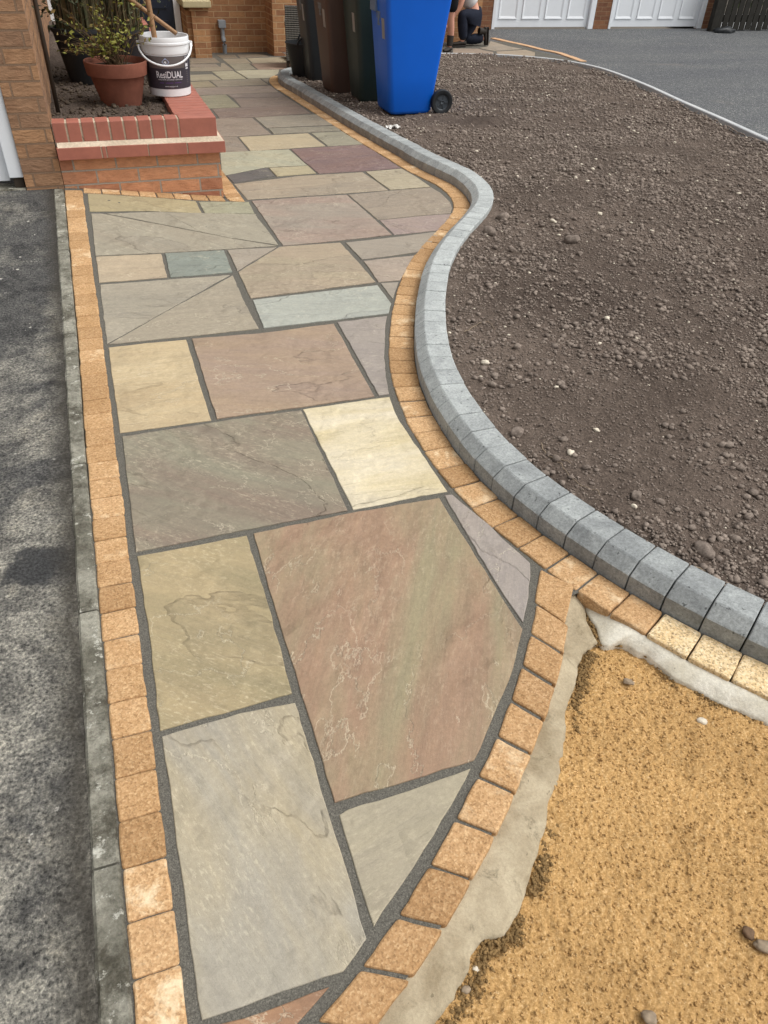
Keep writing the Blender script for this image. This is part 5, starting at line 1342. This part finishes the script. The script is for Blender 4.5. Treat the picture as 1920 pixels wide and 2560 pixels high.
# ------------------------------------------------------------------ wheelie bins
def rrect(hx, hy, r, n=5):
    pts = []
    for sx, sy, a0 in ((1, 1, 0), (-1, 1, 90), (-1, -1, 180), (1, -1, 270)):
        for k in range(n):
            a = R_(a0+90*k/(n-1)); pts.append((sx*(hx-r)+r*math.cos(a), sy*(hy-r)+r*math.sin(a)))
    return pts
def loft(bm, secs, close=True):
    """secs: list of (cx, cy, hx, hy, r, z)"""
    rings = []
    for cx_, cy_, hx_, hy_, r, z in secs: rings.append([bm.verts.new((cx_+x, cy_+y, z)) for x, y in rrect(hx_, hy_, r)])
    k = len(rings[0])
    for a, b in zip(rings, rings[1:]):
        for q in range(k): bm.faces.new((a[q], a[(q+1) % k], b[(q+1) % k], b[q]))
    if close: bm.faces.new(rings[0][::-1]); bm.faces.new(rings[-1])
    return rings
def wheelie_bin(cx_, cy_, z, col, lab, rotz=0.0, crest=True, side_sticker=False, sticker=(0.03, 0.10, 0.71, 0.565)):
    b = empty('wheelie_bin', (cx_, cy_, z), lab, 'wheelie bin', 'wheelie bins in a row on the soil', rotz)
    bmat = M[col]
    bm = bmesh.new()
    def sec(t):   # t = 0 foot .. 1 rim; front is -x
        x0 = -0.198-0.088*t; x1 = 0.198+0.118*t; hy = 0.182+0.055*t
        return ((x0+x1)/2, 0.0, (x1-x0)/2, hy)
    S = []
    for zz, ins, r in ((0.0, 0.02, 0.05), (0.012, 0.006, 0.05), (0.03, 0.0, 0.05), (0.30, 0, 0.048), (0.62, 0, 0.045), (0.90, 0, 0.042), (0.925, 0, 0.042), (0.927, -0.018, 0.05), (0.97, -0.020, 0.05), (0.972, -0.008, 0.05)):
        c0, c1, hx_, hy_ = sec(zz/0.95); S.append((c0, c1, hx_-ins, hy_-ins, r, zz))
    loft(bm, S)
    bm_obj('body', bm, bmat, b, smooth=True, auto=50)
    c0, c1, hx_, hy_ = sec(1.02)
    bm = bmesh.new()
    loft(bm, [(c0-0.012, 0, hx_+0.024, hy_+0.022, 0.055, 0.973), (c0-0.012, 0, hx_+0.026, hy_+0.024, 0.055, 1.0), (c0-0.01, 0, hx_*0.93, hy_*0.92, 0.06, 1.032), (c0, 0, hx_*0.6, hy_*0.55, 0.06, 1.050)])
    ld_ = bm_obj('lid', bm, bmat, b, smooth=True, auto=40)
    bm = bmesh.new(); tube(bm, [(c0+hx_+0.045, -0.17, 0.93), (c0+hx_+0.075, -0.165, 0.99), (c0+hx_+0.075, 0.165, 0.99), (c0+hx_+0.045, 0.17, 0.93)], 0.014, 10)
    bm_obj('handle', bm, bmat, b, smooth=True)
    bm = bmesh.new(); tube(bm, [(0.272, -0.175, 0.098), (0.272, 0.175, 0.098)], 0.011, 10); bm_obj('axle', bm, M['black_plastic'], b, smooth=True)
    for sy in (-1, 1):
        bm = bmesh.new()
        prof = [(0.062, -0.020), (0.070, -0.024), (0.094, -0.023), (0.100, -0.014), (0.100, 0.014), (0.094, 0.023), (0.070, 0.024), (0.062, 0.020)]
        lathe(bm, prof+[prof[0]], 36)
        T = Matrix.Translation((0.277, sy*0.208, 0.098)) @ Matrix.Rotation(R_(90), 4, 'X')
        for w in bm.verts: w.co = T @ w.co
        bmesh.ops.remove_doubles(bm, verts=bm.verts, dist=1e-5)
        wheel = bm_obj('wheel', bm, M['black_plastic'], b, smooth=True, auto=40)
        bm = bmesh.new()
        lathe(bm, [(0.0, -0.012), (0.016, -0.020), (0.020, -0.012), (0.056, -0.010), (0.063, -0.017), (0.063, 0.017), (0.056, 0.010), (0.020, 0.012), (0.016, 0.020), (0.0, 0.012)], 30)
        for k in range(5):
            a = 2*math.pi*k/5
            for zz in (-0.0125, 0.0125):
                v4 = [Vector((0.022*math.cos(a-.18), 0.022*math.sin(a-.18), zz)), Vector((0.054*math.cos(a-.10), 0.054*math.sin(a-.10), zz)), Vector((0.054*math.cos(a+.10), 0.054*math.sin(a+.10), zz)), Vector((0.022*math.cos(a+.18), 0.022*math.sin(a+.18), zz))]
                lo_ = [bm.verts.new((q.x, q.y, zz*0.75)) for q in v4]; hi_ = [bm.verts.new((q.x, q.y, zz*1.35)) for q in v4]
                bm.faces.new(hi_)
                for q in range(4): bm.faces.new((lo_[q], lo_[(q+1) % 4], hi_[(q+1) % 4], hi_[q]))
        for w in bm.verts: w.co = T @ w.co
        bm_obj('hub', bm, M['hub_grey'], wheel, smooth=True, auto=40)
    # sticker, and the embossed crest, on the narrow front face
    def fr_x(zz): return -0.198-0.088*zz/0.95
    y0, y1, zt, zb = sticker
    bm = bmesh.new()
    hy0 = 0.182+0.055*0.65
    q = [(fr_x(zb)-0.0018, -hy0+0.045+y0, zb), (fr_x(zb)-0.0018, -hy0+0.045+y1, zb), (fr_x(zt)-0.0018, -hy0+0.045+y1, zt), (fr_x(zt)-0.0018, -hy0+0.045+y0, zt)]
    f = bm.faces.new([bm.verts.new(p) for p in q]); bmesh.ops.solidify(bm, geom=[f], thickness=0.0008)
    bm_obj('number_sticker', bm, M['sticker'], b)
    if crest:
        bm = bmesh.new()
        for (ya, yb_, za, zb_) in ((-0.05, 0.05, 0.735, 0.75), (-0.045, -0.032, 0.70, 0.733), (-0.018, 0.018, 0.67, 0.733), (0.032, 0.045, 0.70, 0.733), (-0.03, 0.03, 0.65, 0.667)):
            x_ = fr_x((za+zb_)/2)
            bx(bm, x_-0.004, x_+0.006, ya, yb_, za, zb_, 0.002)
        bm_obj('embossed_crest', bm, M['crest_grey'] if col != 'bin_blue' else M['bin_blue_pale'], b)
    if side_sticker:
        bm = bmesh.new(); x_ = fr_x(0.85)
        bx(bm, x_-0.012, x_+0.01, 0.02, 0.16, 0.745, 0.90, 0.003)
        bm_obj('address_plate', bm, M['bin_blue_pale'], b)
    return b
M['bin_blue'] = mat_plain('blue_bin_plastic', lin((6, 100, 214)), 0.38, 0.45, 0.05, 3, 0.0006)
M['bin_blue_pale'] = mat_plain('grey_blue_plastic', lin((104, 124, 152)), 0.5, 0.4, 0.08, 8)
M['bin_green'] = mat_plain('green_bin_plastic', lin((42, 58, 56)), 0.45, 0.4, 0.08, 3, 0.0006)
M['bin_brown'] = mat_plain('brown_bin_plastic', lin((84, 66, 58)), 0.5, 0.4, 0.08, 3, 0.0006)
M['bin_black'] = mat_plain('black_bin_plastic', lin((50, 55, 59)), 0.45, 0.4, 0.08, 3, 0.0006)
M['hub_grey'] = mat_plain('grey_hub_plastic', lin((64, 70, 76)), 0.5, 0.4, 0.1, 12)
M['crest_grey'] = mat_plain('worn_embossing', lin((120, 124, 126)), 0.6, 0.3, 0.3, 40)
wheelie_bin(2.690, 7.010, -0.066, 'bin_blue', 'bright blue wheelie bin, nearest of the row, with its wheel showing', 0.0, True, True)
wheelie_bin(2.648, 7.700, -0.100, 'bin_green', 'very dark green wheelie bin between the blue and the brown ones', 0.0, False)
wheelie_bin(2.525, 8.270, -0.130, 'bin_brown', 'dull brown wheelie bin, third back in the row', 0.03, True)
wheelie_bin(2.545, 9.110, -0.172, 'bin_black', 'charcoal black wheelie bin furthest back beside the black trug', -0.03, True)

# black trug
tb = empty('trug', (2.40, 9.42, -0.190), 'black flexible trug with loop handles beside the black wheelie bin', 'trug')
bm = bmesh.new()
lathe(bm, [(0, 0), (0.140, 0.0), (0.146, 0.004), (0.214, 0.325), (0.222, 0.328), (0.222, 0.336), (0.209, 0.336), (0.140, 0.012), (0, 0.012)], 40)
bmesh.ops.remove_doubles(bm, verts=bm.verts, dist=1e-5)
bm_obj('tub', bm, M['black_plastic'], tb, smooth=True, auto=35)
for a in (R_(-105), R_(75)):
    bm = bmesh.new(); pts = []
    for k in range(13):
        th = math.pi*k/12; aa = a+math.cos(th)*0.36
        pts.append((0.216*math.cos(aa), 0.216*math.sin(aa), 0.325+0.075*math.sin(th)))
    tube(bm, pts, 0.011, 8); bm_obj('handle', bm, M['black_plastic'], tb, smooth=True)

# wicker chair seen from behind
wc = empty('wicker_chair', (2.48, 10.69, -0.31), 'grey woven wicker garden chair seen from behind next to the trug', 'chair')
def uvbox(name, boxes, mat, parent):
    o = wall(name, boxes, mat, parent); return o
uvbox('backrest', [(2.480, 3.05, 10.66, 10.715, -0.215, 0.36)], M['wicker'], wc)
uvbox('armrest', [(2.470, 2.53, 10.717, 11.25, 0.14, 0.20)], M['wicker'], wc)
uvbox('armrest', [(3.0, 3.06, 10.717, 11.25, 0.14, 0.20)], M['wicker'], wc)
uvbox('side_panel', [(2.475, 2.51, 10.717, 11.22, -0.215, 0.139)], M['wicker'], wc)
uvbox('side_panel', [(3.02, 3.055, 10.717, 11.22, -0.215, 0.139)], M['wicker'], wc)
uvbox('seat', [(2.512, 3.018, 10.717, 11.23, 0.0, 0.06)], M['wicker'], wc)
for a, b in ((2.475, 10.68), (3.02, 10.68), (2.475, 11.18), (3.02, 11.18)):
    boxes_obj('leg', [(a, a+0.035, b, b+0.035, base_z(b)-0.001, -0.2155)], M['cane'], wc, 0.004)

wc.rotation_euler = (0, 0, R_(-14))

# ------------------------------------------------------------------ people
def skin_mesh(name, nodes, edges, mat, parent, root=None, sub=2):
    names = list(nodes); idx = {k: i for i, k in enumerate(names)}
    me = bpy.data.meshes.new(name)
    me.from_pydata([nodes[k][0] for k in names], [(idx[a], idx[b]) for a, b in edges], [])
    o = bpy.data.objects.new(name, me); COL.objects.link(o); me.materials.append(mat)
    sk = o.modifiers.new('skin', 'SKIN'); sk.use_smooth_shade = True
    layer = me.skin_vertices[0] if len(me.skin_vertices) else None
    if layer is None:
        bm = bmesh.new(); bm.from_mesh(me); bm.verts.layers.skin.verify(); bm.to_mesh(me); bm.free(); layer = me.skin_vertices[0]
    for i, k in enumerate(names):
        r = nodes[k][1]; layer.data[i].radius = (r, r) if not hasattr(r, '__len__') else r
        layer.data[i].use_root = (k == (root or names[0]))
    ss = o.modifiers.new('sub', 'SUBSURF'); ss.levels = sub; ss.render_levels = sub
    return put(o, parent)
def person_mesh(P, parent, clothes):
    """P: joint dict -> one continuous skin body with hands and a head"""
    V = lambda k: Vector(P[k])
    nodes = {'pelvis': (P['pelvis'], 0.115), 'belly': (tuple((V('pelvis')+V('chest'))/2), 0.112), 'chest': (P['chest'], 0.135), 'neck': (P['neck'], 0.055), 'head0': (P['head0'], 0.075), 'head1': (P['head1'], 0.098), 'head2': (P['head2'], 0.07)}
    edges = [('pelvis', 'belly'), ('belly', 'chest'), ('chest', 'neck'), ('neck', 'head0'), ('head0', 'head1'), ('head1', 'head2')]
    for s_ in 'lr':
        for a, r in (('hip', 0.085), ('knee', 0.058), ('calf', 0.056), ('ankle', 0.04), ('toe', 0.026)): nodes[s_+a] = (P[s_+a], r)
        edges += [('pelvis', s_+'hip'), (s_+'hip', s_+'knee'), (s_+'knee', s_+'calf'), (s_+'calf', s_+'ankle'), (s_+'ankle', s_+'toe')]
        for a, r in (('sho', 0.062), ('elb', 0.042), ('wri', 0.028)): nodes[s_+a] = (P[s_+a], r)
        edges += [('chest', s_+'sho'), (s_+'sho', s_+'elb'), (s_+'elb', s_+'wri')]
        w = V(s_+'wri'); d = (w-V(s_+'elb')).normalized(); side = d.cross(Vector((0, 0, 1)))
        if side.length < 0.1: side = Vector((0, 1, 0))
        side.normalize(); nrm = side.cross(d).normalized()
        palm = w+d*0.06
        nodes[s_+'palm'] = (tuple(palm), (0.036, 0.018)); edges.append((s_+'wri', s_+'palm'))
        for k in range(4):
            o_ = side*(k-1.5)*0.019; L = (0.062, 0.075, 0.07, 0.055)[k]
            a1 = palm+o_+d*0.035; a2 = a1+d*L*0.55-nrm*0.008; a3 = a2+d*L*0.45-nrm*0.02
            for q, (pp, rr) in enumerate(((a1, 0.0095), (a2, 0.0085), (a3, 0.0072))):
                nodes[f'{s_}f{k}{q}'] = (tuple(pp), rr)
            edges += [(s_+'palm', f'{s_}f{k}0'), (f'{s_}f{k}0', f'{s_}f{k}1'), (f'{s_}f{k}1', f'{s_}f{k}2')]
        t1 = w+d*0.03+side*0.036; t2 = t1+d*0.045+side*0.014-nrm*0.012
        nodes[s_+'t0'] = (tuple(t1), 0.012); nodes[s_+'t1'] = (tuple(t2), 0.009)
        edges += [(s_+'wri', s_+'t0'), (s_+'t0', s_+'t1')]
    body = skin_mesh('body', nodes, edges, M['skin'], parent, 'pelvis')
    for nm, mat, ks, grow in clothes:
        nd = {}; ed = []
        for a, b in ks:
            for k in (a, b):
                if isinstance(k, tuple): kn = k[0]; nd[kn] = (k[1], k[2])
                else: kn = k; nd[k] = (nodes[k][0], (nodes[k][1] if not hasattr(nodes[k][1], '__len__') else nodes[k][1][0])+grow)
            ed.append((a[0] if isinstance(a, tuple) else a, b[0] if isinstance(b, tuple) else b))
        skin_mesh(nm, nd, ed, M[mat], parent, ks[0][0] if not isinstance(ks[0][0], tuple) else ks[0][0][0])
    return body
def boot(name, heel, toe, up, parent, mat='boot', shaft=0.12):
    """boot: foot from heel to toe, shaft along up"""
    heel, toe, up = Vector(heel), Vector(toe), Vector(up).normalized()
    d = (toe-heel).normalized(); L = (toe-heel).length; s_ = d.cross(up).normalized(); up = s_.cross(d).normalized()
    bm = bmesh.new()
    # sole
    secs = [(0.0, 0.033), (0.06, 0.040), (0.35, 0.036), (0.62, 0.046), (0.85, 0.042), (1.0, 0.018)]
    for z0, z1, gr in ((0.0, 0.026, 0.004), (0.0265, 0.075, 0.0)):
        rr = []
        for t, w in secs:
            h = z1 if z1 < 0.03 else z0+(z1-z0)*(1.25 if t < 0.4 else 1.0-0.45*max(0, t-0.5))
            p = heel+d*L*t
            row = []
            for q in range(12):
                a = 2*math.pi*q/12
                row.append(bm.verts.new(p+s_*(w+gr)*math.cos(a)+up*(z0+(h-z0)*(0.5+0.5*math.sin(a)))))
            rr.append(row)
        for a, b in zip(rr, rr[1:]):
            for q in range(12): bm.faces.new((a[q], a[(q+1) % 12], b[(q+1) % 12], b[q]))
        bm.faces.new(rr[0][::-1]); bm.faces.new(rr[-1])
    b0 = heel+d*L*0.22+up*0.05
    tube(bm, [b0, b0+up*0.05, b0+up*shaft-d*0.01], [0.043, 0.045, 0.052], 14)
    return put(bm_obj(name, bm, M[mat], smooth=True, auto=50), parent)
def face(P, parent, fwd):
    h = Vector(P['head1']); n = Vector(P['neck']); up = (h-n).normalized(); fwd = Vector(fwd); fwd = (fwd-up*fwd.dot(up)).normalized(); sd = fwd.cross(up)
    bm = bmesh.new()
    bmesh.ops.create_icosphere(bm, subdivisions=3, radius=1.0)
    for w in bm.verts:
        c = w.co.copy(); w.co = h+up*0.018-fwd*0.012+sd*c.x*0.098+fwd*c.y*0.112+up*max(c.z, -0.35)*0.118
    put(bm_obj('hair', bm, M['hair'], smooth=True), parent)
    bm = bmesh.new()
    for s_ in (-1, 1):
        tube(bm, [h+sd*s_*0.092-up*0.02, h+sd*s_*0.108-up*0.015-fwd*0.012], [0.028, 0.022], 8)
    tube(bm, [h+fwd*0.088+up*0.0, h+fwd*0.122-up*0.035, h+fwd*0.09-up*0.045], [0.010, 0.016, 0.012], 8)
    put(bm_obj('nose_and_ears', bm, M['skin'], smooth=True), parent)
    bm = bmesh.new()
    for s_ in (-1, 1):
        tube(bm, [h+fwd*0.092+sd*s_*0.034+up*0.006, h+fwd*0.101+sd*s_*0.034+up*0.006], [0.012, 0.009], 8)
    tube(bm, [h+fwd*0.097-up*0.066+sd*0.022, h+fwd*0.102-up*0.066, h+fwd*0.097-up*0.066-sd*0.022], 0.005, 6)
    put(bm_obj('eyes_and_mouth', bm, M['maroon'], smooth=True), parent)

G0 = -0.395
pa_ = empty('person', (6.1, 12.95, G0), 'person kneeling on one knee by the house wall in navy work trousers and white top', 'person')
PA = dict(pelvis=(6.125, 12.95, 0.015), chest=(5.86, 12.95, 0.44), neck=(5.72, 12.95, 0.60), head0=(5.66, 12.95, 0.66), head1=(5.60, 12.95, 0.73), head2=(5.57, 12.95, 0.79),
    lhip=(6.09, 12.86, 0.0), lknee=(5.83, 12.82, 0.055), lcalf=(5.865, 12.83, -0.12), lankle=(5.90, 12.84, -0.30), ltoe=(5.83, 12.835, -0.35),
    rhip=(6.13, 13.03, -0.02), rknee=(6.00, 12.99, -0.325), rcalf=(6.13, 12.97, -0.305), rankle=(6.31, 12.95, -0.29), rtoe=(6.345, 12.94, -0.30),
    lsho=(5.82, 12.77, 0.43), lelb=(5.76, 12.74, 0.17), lwri=(5.62, 12.78, -0.03), rsho=(5.82, 13.13, 0.43), relb=(5.72, 13.15, 0.19), rwri=(5.56, 13.08, 0.0))
person_mesh(PA, pa_, [
    ('trousers', 'trouser', [('pelvis', ('waist', (6.09, 12.95, 0.105), 0.15)), ('pelvis', 'lhip'), ('lhip', 'lknee'), ('lknee', 'lcalf'), ('lcalf', 'lankle'), ('pelvis', 'rhip'), ('rhip', 'rknee'), ('rknee', 'rcalf'), ('rcalf', 'rankle')], 0.030),
    ('tee_shirt', 'shirt', [(('hem', (6.075, 12.95, 0.15), 0.152), 'belly'), ('belly', 'chest'), ('chest', 'lsho'), ('chest', 'rsho')], 0.024)])
boot('boot', (5.945, 12.84, G0+0.001), (5.69, 12.82, G0+0.001), (0, 0, 1), pa_)
boot('boot', (6.375, 12.93, -0.135), (6.385, 12.92, -0.385), (-1, 0, 0.1), pa_)
face(PA, pa_, (-0.6, 0, -0.8))
gb_ = base_z(12.15)
pb_ = empty('person', (5.25, 12.15, gb_), 'person in black shorts and dark boots mostly hidden behind the blue bin', 'person')
PB = dict(pelvis=(5.26, 12.15, gb_+0.90), chest=(5.12, 12.15, gb_+1.27), neck=(5.02, 12.15, gb_+1.44), head0=(4.98, 12.15, gb_+1.51), head1=(4.94, 12.15, gb_+1.58), head2=(4.92, 12.15, gb_+1.66),
    lhip=(5.34, 12.12, gb_+0.84), lknee=(5.335, 12.13, gb_+0.46), lcalf=(5.362, 12.14, gb_+0.31), lankle=(5.378, 12.16, gb_+0.12), ltoe=(5.345, 12.135, gb_+0.06),
    rhip=(5.17, 12.25, gb_+0.84), rknee=(5.08, 12.24, gb_+0.46), rcalf=(5.10, 12.25, gb_+0.31), rankle=(5.10, 12.27, gb_+0.12), rtoe=(5.065, 12.245, gb_+0.06),
    lsho=(5.12, 11.97, gb_+1.36), lelb=(5.04, 11.95, gb_+1.08), lwri=(4.90, 12.0, gb_+0.88), rsho=(5.12, 12.33, gb_+1.36), relb=(5.02, 12.36, gb_+1.08), rwri=(4.88, 12.30, gb_+0.88))
person_mesh(PB, pb_, [
    ('shorts', 'shorts', [('pelvis', ('waist', (5.22, 12.15, gb_+1.0), 0.145)), ('pelvis', 'lhip'), ('lhip', ('lhem', (5.335, 12.13, gb_+0.50), 0.10)), ('pelvis', 'rhip'), ('rhip', ('rhem', (5.09, 12.24, gb_+0.50), 0.10))], 0.030),
    ('top', 'maroon', [(('hem', (5.24, 12.15, gb_+0.97), 0.150), 'belly'), ('belly', 'chest'), ('chest', 'lsho'), ('chest', 'rsho'), ('lsho', 'lelb'), ('rsho', 'relb')], 0.020)])
boot('boot', (5.40, 12.18, gb_+0.001), (5.22, 12.03, gb_+0.001), (0, 0, 1), pb_, 'boot', 0.18)
boot('boot', (5.12, 12.29, gb_+0.001), (4.94, 12.14, gb_+0.001), (0, 0, 1), pb_, 'boot', 0.18)
face(PB, pb_, (-1, -0.4, -0.5))
